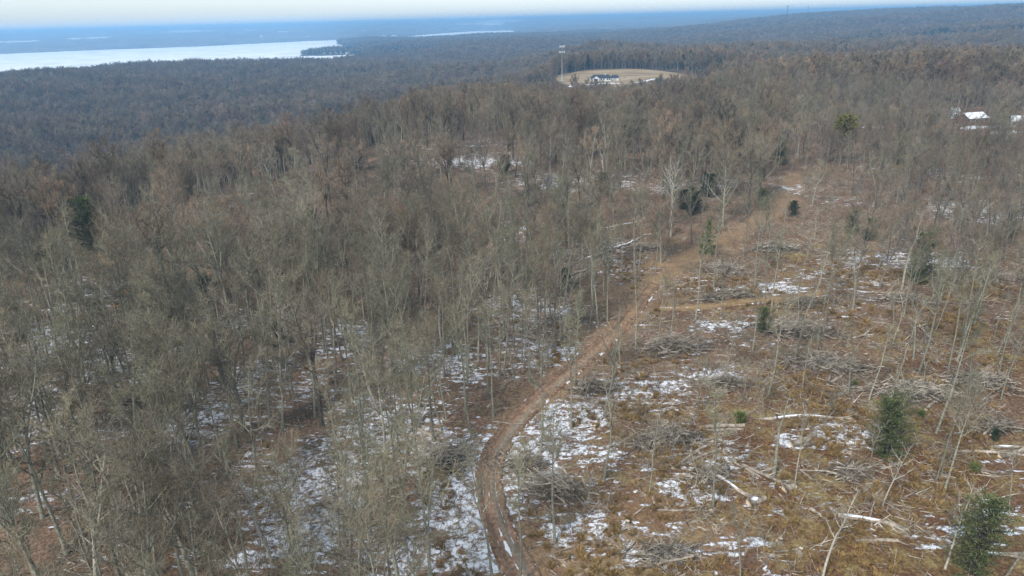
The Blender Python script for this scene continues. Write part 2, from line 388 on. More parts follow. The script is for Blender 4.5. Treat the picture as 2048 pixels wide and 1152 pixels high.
SNOW = [(1300, 900, 18, 14, .62), (1250, 800, 18, 12, .66), (1450, 700, 22, 14, .55), (1200, 1040, 14, 10, .62), (1480, 960, 14, 10, .52), (1650, 600, 24, 14, .55), (900, 900, 14, 9, .9), (760, 850, 14, 12, .85), (640, 960, 14, 12, .85), (930, 1000, 7, 8, 1.15), (960, 1100, 6, 5, 1.2), (620, 1080, 10, 8, .9), (820, 1120, 9, 6, .85),
        (1050, 620, 15, 18, .8), (900, 720, 16, 15, .75), (1090, 700, 10, 9, .85), (540, 760, 18, 14, .75), (700, 680, 18, 15, .7), (1180, 500, 14, 12, .75), (1250, 540, 14, 8, .6),
        (1150, 840, 9, 7, .95), (1060, 930, 8, 8, .95), (1180, 900, 9, 6, .8), (1250, 980, 8, 5, .65), (1330, 770, 8, 5, .85), (1420, 750, 8, 3, .85), (1240, 780, 8, 8, .7),
        (1130, 1060, 8, 5, .75), (1350, 970, 5, 4, .8), (1450, 930, 5, 4, .7), (1390, 990, 7, 2.5, .9), (1700, 870, 7, 6, .8), (1590, 885, 4, 2.5, .8), (1760, 1060, 12, 3, .5),
        (1560, 580, 14, 8, .7), (1450, 650, 12, 5, .7), (1620, 550, 12, 8, .65), (1560, 1020, 4, 3, .55), (1400, 1100, 7, 3, .6), (1280, 1120, 5, 3, .7), (1900, 1060, 8, 5, .6), (2000, 1030, 6, 5, .75),
        (1850, 520, 14, 10, .85), (1700, 400, 16, 14, .6), (1600, 380, 12, 12, .62), (1950, 420, 20, 18, .8), (1950, 560, 12, 8, .6), (1750, 560, 10, 8, .5), (1980, 640, 10, 8, .5), (1860, 920, 8, 4, .5),
        (750, 290, 50, 38, .95), (620, 300, 30, 30, .7), (950, 320, 30, 20, .8), (1150, 360, 30, 18, .8), (1380, 370, 25, 15, .75), (1500, 300, 30, 25, .6),
        (160, 590, 16, 14, .8), (60, 700, 14, 16, .8), (250, 720, 16, 14, .75), (60, 800, 12, 9, .75), (370, 860, 12, 10, .8), (240, 880, 10, 8, .7), (150, 860, 10, 8, .75), (430, 1000, 8, 6, .6), (480, 640, 16, 12, .7),
        (390, 410, 25, 25, .6), (120, 420, 25, 25, .6), (1330, 1060, 4, 2, .8), (1490, 1085, 6, 2, .7), (1930, 247, 30, 14, 1.1), (1740, 250, 12, 10, 1.0), (500, 1120, 6, 4, .8), (60, 1000, 10, 8, .5)]
GRASS = [(1700, 950, 40, 30, 1.1), (1500, 1060, 24, 18, 1.2), (1300, 1120, 14, 9, 1.1), (1800, 1120, 24, 15, 1.1), (1950, 700, 28, 22, .9), (1640, 520, 22, 22, 1.0), (1300, 520, 14, 20, .9), (1500, 610, 24, 9, .9), (1400, 560, 18, 10, .7), (1850, 560, 28, 20, .8), (1960, 330, 30, 35, .8), (180, 560, 22, 30, .5), (440, 1050, 12, 14, .35), (1900, 900, 20, 18, .9)]
DIRT = [(1450, 480, 5, 12, .7), (1530, 430, 4, 14, .6), (1575, 390, 5, 14, .5), (1330, 525, 6, 9, 1.0), (1290, 575, 6, 7, .7), (1230, 1090, 9, 5, .8), (1320, 1010, 9, 3, .5), (1100, 1120, 7, 4, .9), (1420, 1070, 10, 4, .5), (1620, 620, 14, 2.5, .5), (1700, 560, 10, 4, .5), (1190, 700, 5, 14, .4)]
REDL = []
a_snow = np.full(GX.shape, 0.0); a_gr = np.zeros(GX.shape); a_di = np.zeros(GX.shape)
x_, y_ = GX[nearsel], GY[nearsel]
a_snow[nearsel] = np.maximum(blobs(x_, y_, [(p, q, a * 1.25, c * 1.25, e + .04) for p, q, a, c, e in SNOW]), 0.34 + fbm(x_ / 26, y_ / 26, 77, 3) * .5)
a_gr[nearsel] = blobs(x_, y_, GRASS); a_di[nearsel] = blobs(x_, y_, DIRT)
a_di = np.maximum(a_di, 0.55 * np.clip((4.2 - dtr) / 1.5, 0, 1))
a_far = np.clip((RR - 420) / 200, 0, 1)
me = grid_mesh('ground', GX, GY, GZ, [M_ground], {'snow': a_snow, 'grass': a_gr, 'dirt': a_di, 'far': a_far}, wrap=True)
ground = link('ground', me); tag(ground, kind='structure')

def ribbon(name, L, hw, tan, profile, label=None):
    d = np.gradient(L, axis=0); d /= np.linalg.norm(d, axis=1)[:, None] + 1e-9; nrm = np.stack([d[:, 1], -d[:, 0]], 1)
    us = np.linspace(-1, 1, 25); X = L[:, :1] + nrm[:, :1] * us * hw; Y = L[:, 1:] + nrm[:, 1:] * us * hw
    wob = 1 + 0.12 * fbm(L[:, 0] / 6, L[:, 1] / 6, 5, 2)[:, None]
    X = L[:, :1] + nrm[:, :1] * us * hw * wob; Y = L[:, 1:] + nrm[:, 1:] * us * hw * wob
    U = np.broadcast_to(us, X.shape)
    Z = height(X, Y) + profile(U) + 0.05 * fbm(X / .8, Y / .8, 8, 3)
    s = np.linspace(0, 1.0 if tan else .72, len(L))[:, None]
    taper = np.clip((1 - np.linspace(0, 1, len(L))) * 9, .25, 1)[:, None]
    wet = np.clip(1.5 - np.abs(U - 0.30) * 4.5, 0, 1) * np.clip((.55 - s) * 6, 0, 1) if not tan else U * 0
    edge = np.clip((np.abs(U) - .45) * 2, 0, 1) + 1.25 * np.clip(1 - np.abs(U + .08) * 5, 0, 1) * np.clip((.27 - s) * 8, 0, 1)
    return tag(link(name, grid_mesh(name, X[::-1], Y[::-1], Z[::-1], [track_material(name + '_soil', tan)], {'across': U[::-1].copy(), 'wet': wet[::-1].copy(), 'rut': (np.exp(-((U - .46 + .05 * np.sin(s * 60)) / .085) ** 2) + np.exp(-((U + .42 + .05 * np.sin(s * 47)) / .085) ** 2) + .8 * np.exp(-((U + .68) / .05) ** 2) * (s < .5))[::-1].copy(), 'edge': edge[::-1].copy(), 'tan': np.clip((s - .42) * 5, 0, 1).repeat(25, 1)[::-1].copy()})), kind='structure')
rut = lambda U: 0.02 - 0.24 * (np.exp(-((U - .42) / .13) ** 2) + np.exp(-((U + .42) / .13) ** 2)) + 0.07 * (np.exp(-((U - .7) / .1) ** 2) + np.exp(-((U + .7) / .1) ** 2)) - 0.35 * np.clip((np.abs(U) - .88) / .12, 0, 1)
TN = int(np.argmin(np.hypot(TRACK[:, 0] - at(1400, 506)[0], TRACK[:, 1] - at(1400, 506)[1])))
ribbon('dirt_track', TRACK[:TN - 40], 1.95, False, rut)
ribbon('side_track', SIDE[6:int(len(SIDE) * .75)], 1.6, True, lambda U: 0.03 - 0.05 * (np.exp(-((U - .45) / .15) ** 2) + np.exp(-((U + .45) / .15) ** 2)) - 0.3 * np.clip((np.abs(U) - .85) / .15, 0, 1))

# ------------------------------------------------------------------ lake ice
m, t, b = mat('frozen_lake_ice', 0.6)
P = near_noise_pos(t); mp = nod(t, 'ShaderNodeMapping'); t.links.new(P, mp.inputs[0]); mp.inputs['Scale'].default_value = (0.35, 1, 1)
f1 = noise(t, mp.outputs[0], 0.014, 7, 0.68, 1.2)
t.links.new(ramp(t, f1, [(0.30, (0.40, 0.44, 0.45)), (0.42, (0.72, 0.74, 0.73)), (0.50, (0.95, 0.95, 0.93)), (0.75, (0.98, 0.98, 0.96))]), b.inputs['Base Color'])
import mathutils
cd = LP.mean(0); ext = []
n = len(LP)
area = sum(LP[i][0] * LP[(i + 1) % n][1] - LP[(i + 1) % n][0] * LP[i][1] for i in range(n)); sg = 1 if area > 0 else -1
for i in range(n):
    e = LP[(i + 1) % n] - LP[i - 1]; e = e / np.linalg.norm(e); ext.append(LP[i] + sg * np.array((e[1], -e[0])) * 34)
tri = mathutils.geometry.tessellate_polygon([[Vector((p[0], p[1], 0)) for p in ext]])
me = bpy.data.meshes.new('lake'); me.from_pydata([(p[0], p[1], LAKE) for p in ext], [], [tuple(x) for x in tri]); me.materials.append(m); me.update()
lake = tag(link('lake', me), kind='structure')

# ------------------------------------------------------------------ mown field, drive
def patch(name, cx, cy, rx, ry, mt, wig=0.12, seed=1, lift=0.12, n=60, inner=18, rot=0.0):
    th = np.linspace(0, 2 * math.pi, n, endpoint=False); q = np.linspace(0.02, 1, inner)
    Q, Th = np.meshgrid(q, th, indexing='ij'); k = 1 + wig * fbm(2 + np.cos(Th) * 2, 2 + np.sin(Th) * 2, seed, 3) * 2
    x = Q * np.cos(Th) * rx * k; y = Q * np.sin(Th) * ry * k
    X = cx + x * math.cos(rot) - y * math.sin(rot); Y = cy + x * math.sin(rot) + y * math.cos(rot)
    return tag(link(name, grid_mesh(name, X, Y, height(X, Y) + lift, [mt], wrap=True)), kind='structure')
m, t, b = mat('dry_field_grass', 0.95); P = near_noise_pos(t)
mp = nod(t, 'ShaderNodeMapping'); t.links.new(P, mp.inputs[0]); mp.inputs['Scale'].default_value = (0.5, 1.4, 1); mp.inputs['Rotation'].default_value = (0, 0, .2)
t.links.new(ramp(t, noise(t, mp.outputs[0], 0.035, 6, 0.65, 0.4), [(0.32, (0.19, 0.14, 0.09)), (0.48, (0.30, 0.225, 0.14)), (0.60, (0.40, 0.31, 0.20)), (0.72, (0.30, 0.25, 0.15))]), b.inputs['Base Color'])
M_field = m
M_snow = plain('old_snow', (0.80, 0.84, 0.90), 0.06, 0.7, 0.5)
for k_, (a_, b_) in enumerate([(1942, 252), (2000, 262), (1740, 252)]): g_ = at(a_, b_); patch('snow_patch', g_[0], g_[1] - 4, (10, 8, 5)[k_], 3.5, M_snow, .3, 60 + k_, .12, 40, 8)
patch('field', FIELD[0], FIELD[1], FIELD[2] * 1.02, FIELD[3] * 1.02, M_field, 0.06, 4, 0.15)
# far shore fields, pale with old snow and stubble
M_ff = plain('stubble_under_snow', (0.60, 0.55, 0.46), 0.2, 0.9, 0.004)
FARF = []
for px, py, rx, ry in [(30, 84, 170, 700), (150, 80, 90, 500), (195, 78, 160, 500), (370, 65, 240, 900), (425, 63, 120, 500), (500, 64, 110, 700), (565, 65, 70, 300), (980, 48, 240, 900), (930, 50, 140, 600), (725, 62, 60, 300), (1000, 43, 500, 1100)]:
    g = at(px, py); d_ = math.hypot(g[0], g[1])
    FARF.append((g[0], g[1], rx, ry, math.atan2(-g[0], g[1])))
for k, (x, y, rx, ry, ro) in enumerate(FARF): patch('far_field', x, y, rx, ry, M_ff, 0.2, 40 + k, 3.0, 40, 10, ro)

# ------------------------------------------------------------------ bark, twig and leaf materials
def wood_mat(name, dark, light, tint=0.25, scale=4.0):
    m, t, b = mat(name, 0.95)
    oi = t.nodes.new('ShaderNodeObjectInfo'); P = near_noise_pos(t)
    f = noise(t, P, scale, 4, 0.6)
    c = ramp(t, f, [(0.35, dark), (0.65, light)])
    hv = t.nodes.new('ShaderNodeHueSaturation'); t.links.new(c, hv.inputs['Color'])
    t.links.new(math_n(t, 'ADD', 1 - tint, math_n(t, 'MULTIPLY', oi.outputs['Random'], tint * 2)), hv.inputs['Value'])
    t.links.new(hv.outputs[0], b.inputs['Base Color']); return m, t, b, oi, hv
M_bark = wood_mat('grey_lichen_bark', (0.15, 0.145, 0.11), (0.34, 0.33, 0.26), .30)[0]
M_pale = wood_mat('pale_bark', (0.30, 0.28, 0.23), (0.50, 0.47, 0.40), .15)[0]
M_dark = wood_mat('dark_bark', (0.05, 0.045, 0.04), (0.12, 0.11, 0.095), .2)[0]
def twig_mat(name, stops, sat, gain):
    m, t, b, oi, hv = wood_mat(name, (0.16, 0.14, 0.10), (0.27, 0.24, 0.17), .25)
    w1 = math_n(t, 'FRACT', math_n(t, 'MULTIPLY', oi.outputs['Random'], 7.31)); tn = ramp(t, w1, stops)
    c = mixc(t, 0.75, hv.outputs[0], tn)
    ps = near_noise_pos(t); st = noise(t, ps, 0.016, 4, 0.6); s2_ = noise(t, ps, 0.075, 2, 0.5)
    vv = math_n(t, 'ADD', math_n(t, 'MULTIPLY', ramp(t, st, [(0.36, (.0, .0, .0)), (0.64, (1, 1, 1))]), 0.42), math_n(t, 'MULTIPLY', ramp(t, s2_, [(0.3, (0, 0, 0)), (0.7, (1, 1, 1))]), 0.5))
    h3 = nod(t, 'ShaderNodeHueSaturation'); t.links.new(c, h3.inputs['Color']); h3.inputs['Saturation'].default_value = sat
    t.links.new(math_n(t, 'MULTIPLY', math_n(t, 'ADD', vv, 0.60), math_n(t, 'ADD', gain, math_n(t, 'MULTIPLY', math_n(t, 'FRACT', math_n(t, 'MULTIPLY', oi.outputs['Random'], 23.7)), 0.42))), h3.inputs['Value'])
    t.links.new(h3.outputs[0], b.inputs['Base Color']); return m
M_twig = twig_mat('brown_twigs', [(0.0, (0.31, 0.20, 0.14)), (0.25, (0.28, 0.215, 0.14)), (0.45, (0.24, 0.21, 0.145)), (0.62, (0.19, 0.165, 0.125)), (0.84, (0.29, 0.245, 0.19)), (1.0, (0.31, 0.20, 0.15))], 1.02, .56)
M_twig2 = twig_mat('olive_twigs', [(0.0, (0.28, 0.225, 0.15)), (0.3, (0.27, 0.255, 0.155)), (0.55, (0.235, 0.235, 0.15)), (0.75, (0.20, 0.195, 0.135)), (1.0, (0.29, 0.235, 0.165))], 0.98, .56)
def leaf_mat(name, a, bb, c3):
    m, t, b = mat(name, 0.8); oi = t.nodes.new('ShaderNodeObjectInfo')
    f = noise(t, near_noise_pos(t), 1.6, 4, 0.6)
    t.links.new(ramp(t, f, [(0.33, a), (0.5, bb), (0.68, c3)]), b.inputs['Base Color']); return m
M_cedar = leaf_mat('cedar_foliage', (0.040, 0.058, 0.024), (0.10, 0.125, 0.05), (0.20, 0.215, 0.095))
M_spruce = leaf_mat('bright_conifer_foliage', (0.045, 0.070, 0.022), (0.11, 0.145, 0.04), (0.20, 0.22, 0.07))
M_pine = leaf_mat('yellowish_pine_needles', (0.08, 0.09, 0.028), (0.18, 0.17, 0.05), (0.28, 0.25, 0.085))
M_holly = leaf_mat('dark_evergreen_foliage', (0.018, 0.032, 0.020), (0.042, 0.062, 0.034), (0.09, 0.11, 0.055))
M_log = wood_mat('weathered_logs', (0.15, 0.12, 0.09), (0.44, 0.38, 0.31), .2, 1.6)[0]
M_brush_shade = wood_mat('shaded_brown_brush', (0.07, 0.055, 0.04), (0.19, 0.155, 0.115), .2, 2.0)[0]
M_cut = plain('fresh_cut_wood', (0.62, 0.50, 0.34), 0.12, 0.8, 6)
M_stick = wood_mat('dead_grey_branches', (0.14, 0.12, 0.095), (0.52, 0.465, 0.385), .2, 1.1)[0]

# ------------------------------------------------------------------ tree generator
def unit(v): return v / (np.linalg.norm(v) + 1e-9)
def limb(rng, p, d, L, r, nseg, up, wob):
    P = [p]; D = [d]
    for k in range(nseg):
        d = unit(d + rng.normal(size=3) * wob + np.array((0, 0, up))); P.append(P[-1] + d * L / nseg); D.append(d)
    return P, D, [max(0.012, r * (1 - k / nseg) ** 0.8 + 0.010) for k in range(nseg + 1)]
def make_tree(seed, H=22, r0=0.24, base=0.45, spread=4.2, nlimb=13, twigs=2600, tw=0.035, tl=0.9, fork=False, lean=0.0, wob=0.03, updir=0.08, ang=(34, 66)):
    rng = np.random.default_rng(seed)
    tr, cr = MB(), MB()
    d = unit(np.array((math.sin(lean), 0, math.cos(lean))))
    stems = []
    nseg = 12
    fh = H * rng.uniform(.35, .55) if fork else H * .93
    P, D, _ = limb(rng, np.zeros(3) - np.array((0, 0, .4)), d, fh, r0, nseg, 0.0 if lean else 0.02, wob)
    topr = r0 * .62 if fork else 0.03
    rr = [r0 * (1.35 if k == 0 else 1.08 if k == 1 else 1) * (1 - k / nseg) + topr * k / nseg for k in range(nseg + 1)]
    tr.tube(P, rr, 7, 0); stems.append((P, rr, 0 if not fork else .75))
    if fork:
        a0 = rng.uniform(0, 6.28)
        for q in range(rng.integers(2, 4)):
            a = a0 + q * 2.4; dd = unit(D[-1] + np.array((math.cos(a), math.sin(a), 0)) * rng.uniform(.22, .42))
            P2, D2, _ = limb(rng, P[-1], dd, H * .93 - fh + rng.uniform(-2, 1), topr, 9, 0.06, wob * 1.8)
            r2 = [topr * .8 * (1 - k / 9) + .025 for k in range(10)]
            tr.tube(P2, r2, 6, 0); stems.append((P2, r2, -1))
    tips = []
    nl = max(2, nlimb // (len(stems) - (1 if fork else 0)))
    for si, (P, rr, lo) in enumerate(stems):
        if fork and si == 0: cnt = 2
        else: cnt = nl
        for q in range(cnt):
            lo_f = base if lo == 0 else (.1 if lo < 0 else .75)
            t_ = lo_f + (1 - lo_f) * ((q + rng.uniform(.1, .9)) / cnt); k = min(len(P) - 2, int(t_ * (len(P) - 1))); fr = t_ * (len(P) - 1) - k
            p = P[k] * (1 - fr) + P[k + 1] * fr; pr = rr[k]
            a = q * 2.4 + rng.uniform(-.5, .5); el = R(rng.uniform(*ang)) * (1.15 - .4 * t_)
            dd = np.array((math.cos(a) * math.sin(el), math.sin(a) * math.sin(el), math.cos(el)))
            rel = (p[2] / H - base) / (1 - base + 1e-6); L = spread * (1.25 - .75 * max(0, rel)) * rng.uniform(.75, 1.25) * (.7 if fork else 1)
            lr = min(pr * .6, .05 + L * .014)
            LP_, LD, LR = limb(rng, p, dd, L, lr, 6, updir, .10); cr.tube(LP_, LR, 4, 0)
            for s in range(1, 7):
                for u in range(2 if s > 1 else 1):
                    d2 = unit(LD[s] + rng.normal(size=3) * .55 + np.array((0, 0, .15))); L2 = L * rng.uniform(.22, .42) * (1.1 - s * .08)
                    P3, D3, R3 = limb(rng, LP_[s], d2, L2, LR[s] * .5, 3, updir * 1.2, .16); cr.tube(P3, R3, 3, 0)
                    for z in range(1, 4): tips.append((P3[z], D3[z]))
                tips.append((LP_[s], LD[s]))
        for k in range(int(len(P) * .8), len(P)): tips.append((P[k], np.array((0, 0, 1.0))))
    n = len(tips)
    if twigs:
        for q in range(twigs):
            p, d_ = tips[q % n]
            dd = unit(d_ * .8 + rng.normal(size=3) * .75 + np.array((0, 0, .15)))
            st = p + rng.normal(size=3) * tl * .25 * (q / twigs)
            cr.twig(st, dd, tl * rng.uniform(.5, 1.3), tw * rng.uniform(.6, 1.3), rng, 1)
    return tr, cr

def tree_variant(name, bark, twig=None, **k):
    tr, cr = make_tree(**k)
    return (tr.mesh(name + '_trunk', [bark], True), cr.mesh(name + '_crown', [bark, twig or M_twig]), k['H'])
KINDS = {
 'tall': [tree_variant('tall', M_bark, M_twig2 if s not in (2, 6) else M_twig, seed=s, H=h, r0=r, base=b_, spread=sp, nlimb=nl, fork=fk, twigs=int(tw_ * .66), updir=.08, tw=.031) for s, h, r, b_, sp, nl, fk, tw_ in
          [(1, 22, .25, .45, 4.8, 14, False, 2600), (2, 20, .22, .48, 4.4, 13, False, 2400), (3, 23, .32, .36, 6.2, 15, True, 3200), (4, 21, .26, .42, 4.8, 14, True, 2600), (5, 20, .20, .58, 2.8, 10, False, 1200), (6, 22, .28, .40, 5.6, 15, False, 3100), (7, 21, .25, .50, 4.6, 13, True, 2400), (8, 19, .18, .55, 2.6, 10, False, 1000)]],
 'broad': [tree_variant('broad', bk, seed=s, H=h, r0=r, base=.3, spread=sp, nlimb=18, fork=fk, twigs=int(tw_ * .8), tl=.9, ang=(38, 68)) for s, h, r, sp, fk, tw_, bk in
          [(11, 21, .34, 6.4, True, 4200, M_bark), (12, 19, .30, 5.8, False, 4200, M_bark), (13, 22, .38, 6.8, True, 4600, M_dark), (14, 22, .40, 7.0, True, 1100, M_pale)]],
 'pole': [tree_variant('pole', M_bark, seed=s, H=h, r0=r, base=.5, spread=1.6, nlimb=8, fork=fk, twigs=260, tl=.7, tw=.026, wob=.045, ang=(25, 60)) for s, h, r, fk in
          [(21, 15, .13, False), (22, 12, .10, False), (23, 17, .16, True), (24, 14, .12, False), (25, 10, .085, True)]],
 'pale': [tree_variant('pale', M_pale, seed=s, H=h, r0=r, base=.45, spread=sp, nlimb=10, fork=fk, twigs=tw_, tl=.8, tw=.03, wob=.05) for s, h, r, sp, fk, tw_ in
          [(31, 18, .24, 4.0, True, 300), (32, 15, .18, 3.0, False, 160)]],
}
def recolour(v, tw, bk):
    a, c = v[0].copy(), v[1].copy(); a.materials[0] = bk; c.materials[0] = bk; c.materials[1] = tw; return (a, c, v[2])
M_gbark = wood_mat('dark_grey_bark', (0.10, 0.095, 0.08), (0.24, 0.23, 0.20), .28)[0]
KINDS['slim'] = [recolour(KINDS['tall'][k], M_twig, M_gbark) for k in (0, 1, 2, 3, 5, 6, 4, 7)]
CROWN_R = {'tall': 3.4, 'broad': 5.5, 'pole': 1.2, 'pale': 3}
TREES = []                                # (object, base px, base py, kind)
def plant(kind, vi, x, y, s=1.0, rz=0.0, lean=0.0, leanaz=0.0, sz=None, name='bare_tree', cat='tree', parts=True):
    tm, cm, H = KINDS[kind][vi]
    z = hz(x, y) - 0.15
    if parts:
        o = empty(name, (x, y, z)); a = link('trunk', tm, o); link('crown', cm, o)
    else: o = link(name, cm); o.location = (x, y, z)
    q = Matrix.Rotation(leanaz, 3, 'Z') @ Matrix.Rotation(lean, 3, 'Y') @ Matrix.Rotation(rz - leanaz, 3, 'Z')
    o.rotation_euler = q.to_euler(); o.scale = (s, s, sz or s); o['category'] = cat
    return o

# ------------------------------------------------------------------ where trees stand
rng = np.random.default_rng(7)
def interp_poly(px, pts):
    return np.interp(px, [p[0] for p in pts], [p[1] for p in pts])
def spacing(px, py, x, y, d):
    """wanted distance between stems in metres, by stand"""
    s = np.where(py < 560, np.where(px < 1500, 6.4, 5.4), 5.5)
    # x of the track at this height of the view
    tx = np.interp(py, [350, 385, 452, 520, 598, 695, 795, 885, 930, 985, 1120, 1300], [1585, 1580, 1500, 1370, 1283, 1195, 1078, 995, 972, 970, 1030, 1130])
    left = px < tx - 20
    s = np.where(left, np.where(py > 780, np.interp(tx - px, [0, 150, 420], [5.4, 4.3, 4.5]), 5.2), s)
    s = np.where(left & (py > 600) & (py <= 780) & (px > 650), 4.4, s)
    s = np.where((py > 390) & (py < 520) & (px > 700) & (px < 1250), 5.6, s)
    s = np.where((py > 470) & (py < 600) & (px > 80) & (px < 420), 8.5, s)
    right = px > tx + 15
    s = np.where(right & (py > 560), np.where(py < 760, 7.6, 11.5), s)
    s = np.where(right & (py > 430) & (py <= 560), 9.0, s)
    s = np.where(right & (py > 430) & (py < 620) & (px > 1700), 4.7, s)
    s = np.where(right & (py >= 620) & (py < 800) & (px > 1760), 5.2, s)
    s = np.where(left & (px < 420) & (py > 640), 4.0, s)
    s = np.where((py <= 470) & (px > 1640), 4.9, s)
    s = np.where((py <= 430) & (py > 340) & (px > 1560) & (px < 1720), 10.0, s)
    s = s + 5.0 * np.clip(blobs(x, y, OPEN), 0, 1)
    return s
OPEN = [(760, 330, 60, 45, 1.0), (1120, 400, 40, 45, 1.0), (1250, 450, 30, 35, .9), (170, 560, 22, 28, 1.0), (420, 470, 22, 25, .7), (620, 450, 26, 30, .8), (1640, 420, 20, 40, .8), (1000, 470, 30, 25, .7), (1800, 470, 25, 30, .5), (60, 720, 10, 12, .6), (560, 1010, 8, 9, .6)]
def scatter(x0, x1, y0, y1, cell, seed, keep):
    rg = np.random.default_rng(seed)
    nx, ny = int((x1 - x0) / cell), int((y1 - y0) / cell)
    X = x0 + (np.arange(nx)[None, :] + rg.uniform(0, 1, (ny, nx))) * cell; Y = y0 + (np.arange(ny)[:, None] + rg.uniform(0, 1, (ny, nx))) * cell
    X, Y = X.ravel(), Y.ravel(); k = keep(X, Y, rg); return X[k], Y[k]
def fov(X, Y, extra=4): return np.abs(np.degrees(np.arctan2(X, Y))) < 36.5 + extra
def in_field(X, Y): return np.hypot((X - FIELD[0]) / FIELD[2], (Y - FIELD[1]) / FIELD[3]) < np.where(Y < FIELD[1], 1.36, 1.03)
HOUSES = []
def clear_of(X, Y):
    k = (dline(X, Y, TRACK) > 3.6) & (dline(X, Y, SIDE) > 2.6)
    return k
def keep_near(X, Y, rg):
    d = np.hypot(X, Y); Z = height(X, Y); px, py = project(X, Y, Z)
    s = spacing(np.nan_to_num(px, nan=-500), np.nan_to_num(py, nan=1400), X, Y, d)
    k = (d > 40) & (d < 460) & fov(X, Y, 8) & clear_of(X, Y)
    k &= ~((px > 880) & (py > 1000) & (px < 1250)) & ~((px > 900) & (np.nan_to_num(py, nan=2000) > 1160))
    for hx, hy, hr in HOUSES: k &= np.hypot(X - hx, Y - hy) > hr
    return k & (rg.uniform(0, 1, X.shape) < (2.6 / s) ** 2 * 1.25)

# ------------------------------------------------------------------ woods too many to count: one object each, scattered by geometry nodes
def make_woods(name, pts, rot, scl, idx, meshes, ratio=None):
    src = bpy.data.collections.new(name + '_kinds')
    for k, me_ in enumerate(meshes):
        o = bpy.data.objects.new('%s_kind_%02d' % (name, k), me_); src.objects.link(o)
    me_ = bpy.data.meshes.new(name); n = len(pts)
    me_.vertices.add(n); me_.vertices.foreach_set('co', np.asarray(pts, np.float32).ravel())
    a = me_.attributes.new('rot', 'FLOAT_VECTOR', 'POINT'); a.data.foreach_set('vector', np.asarray(rot, np.float32).ravel())
    a = me_.attributes.new('scl', 'FLOAT_VECTOR', 'POINT'); a.data.foreach_set('vector', np.asarray(scl, np.float32).ravel())
    a = me_.attributes.new('idx', 'INT', 'POINT'); a.data.foreach_set('value', np.asarray(idx, np.int32))
    o = link(name, me_)
    g = bpy.data.node_groups.new(name, 'GeometryNodeTree')
    g.interface.new_socket('Geometry', in_out='INPUT', socket_type='NodeSocketGeometry'); g.interface.new_socket('Geometry', in_out='OUTPUT', socket_type='NodeSocketGeometry')
    N = g.nodes; gi = N.new('NodeGroupInput'); go = N.new('NodeGroupOutput'); ip = N.new('GeometryNodeInstanceOnPoints'); ci = N.new('GeometryNodeCollectionInfo')
    ci.inputs['Collection'].default_value = src; ci.inputs['Separate Children'].default_value = True; ci.inputs['Reset Children'].default_value = True
    def na(nm, ty):
        q = N.new('GeometryNodeInputNamedAttribute'); q.data_type = ty; q.inputs['Name'].default_value = nm
        return [s for s in q.outputs if s.enabled and s.name == 'Attribute'][0]
    L = g.links
    L.new(gi.outputs[0], ip.inputs['Points']); L.new(ci.outputs[0], ip.inputs['Instance']); ip.inputs['Pick Instance'].default_value = True
    L.new(na('idx', 'INT'), ip.inputs['Instance Index']); L.new(na('rot', 'FLOAT_VECTOR'), ip.inputs['Rotation']); L.new(na('scl', 'FLOAT_VECTOR'), ip.inputs['Scale'])
    L.new(ip.outputs[0], go.inputs[0])
    md = o.modifiers.new('scatter', 'NODES'); md.node_group = g
    return o
def joined(trunk, crown, name):
    """one mesh from a trunk and a crown"""
    v = []; f = []; mi = []; mats = []
    for me_ in (trunk, crown):
        if me_ is None: continue
        n0 = len(v); v += [tuple(q.co) for q in me_.vertices]
        mp_ = []
        for mm in me_.materials:
            if mm not in mats: mats.append(mm)
            mp_.append(mats.index(mm))
        for p in me_.polygons: f.append(tuple(n0 + i for i in p.vertices)); mi.append(mp_[p.material_index])
    me2 = bpy.data.meshes.new(name); me2.from_pydata(v, [], f)
    for mm in mats: me2.materials.append(mm)
    me2.polygons.foreach_set('material_index', mi); me2.update(); return me2
NEARK = [joined(*v[:2], 'wood') for v in KINDS['tall'] + KINDS['broad'] + KINDS['pale'] + KINDS['pole'][:2] + KINDS['slim']]
def far_tree(seed, H, sp, twigs, tw, tl, nl, fork=False):
    tr, cr = make_tree(seed, H=H, r0=.3, base=.35, spread=sp, nlimb=nl, twigs=twigs, tw=tw, tl=tl, fork=fork, ang=(35, 65))
    return joined(tr.mesh('t', [M_gbark], True), cr.mesh('c', [M_gbark, M_twig]), 'far_tree')
FARK = [far_tree(51, 20, 6.0, 1800, .10, 1.2, 11), far_tree(52, 18, 5.2, 1500, .10, 1.1, 10), far_tree(53, 21, 6.6, 2000, .10, 1.3, 12, True), far_tree(54, 17, 4.4, 1000, .10, 1.1, 8)]

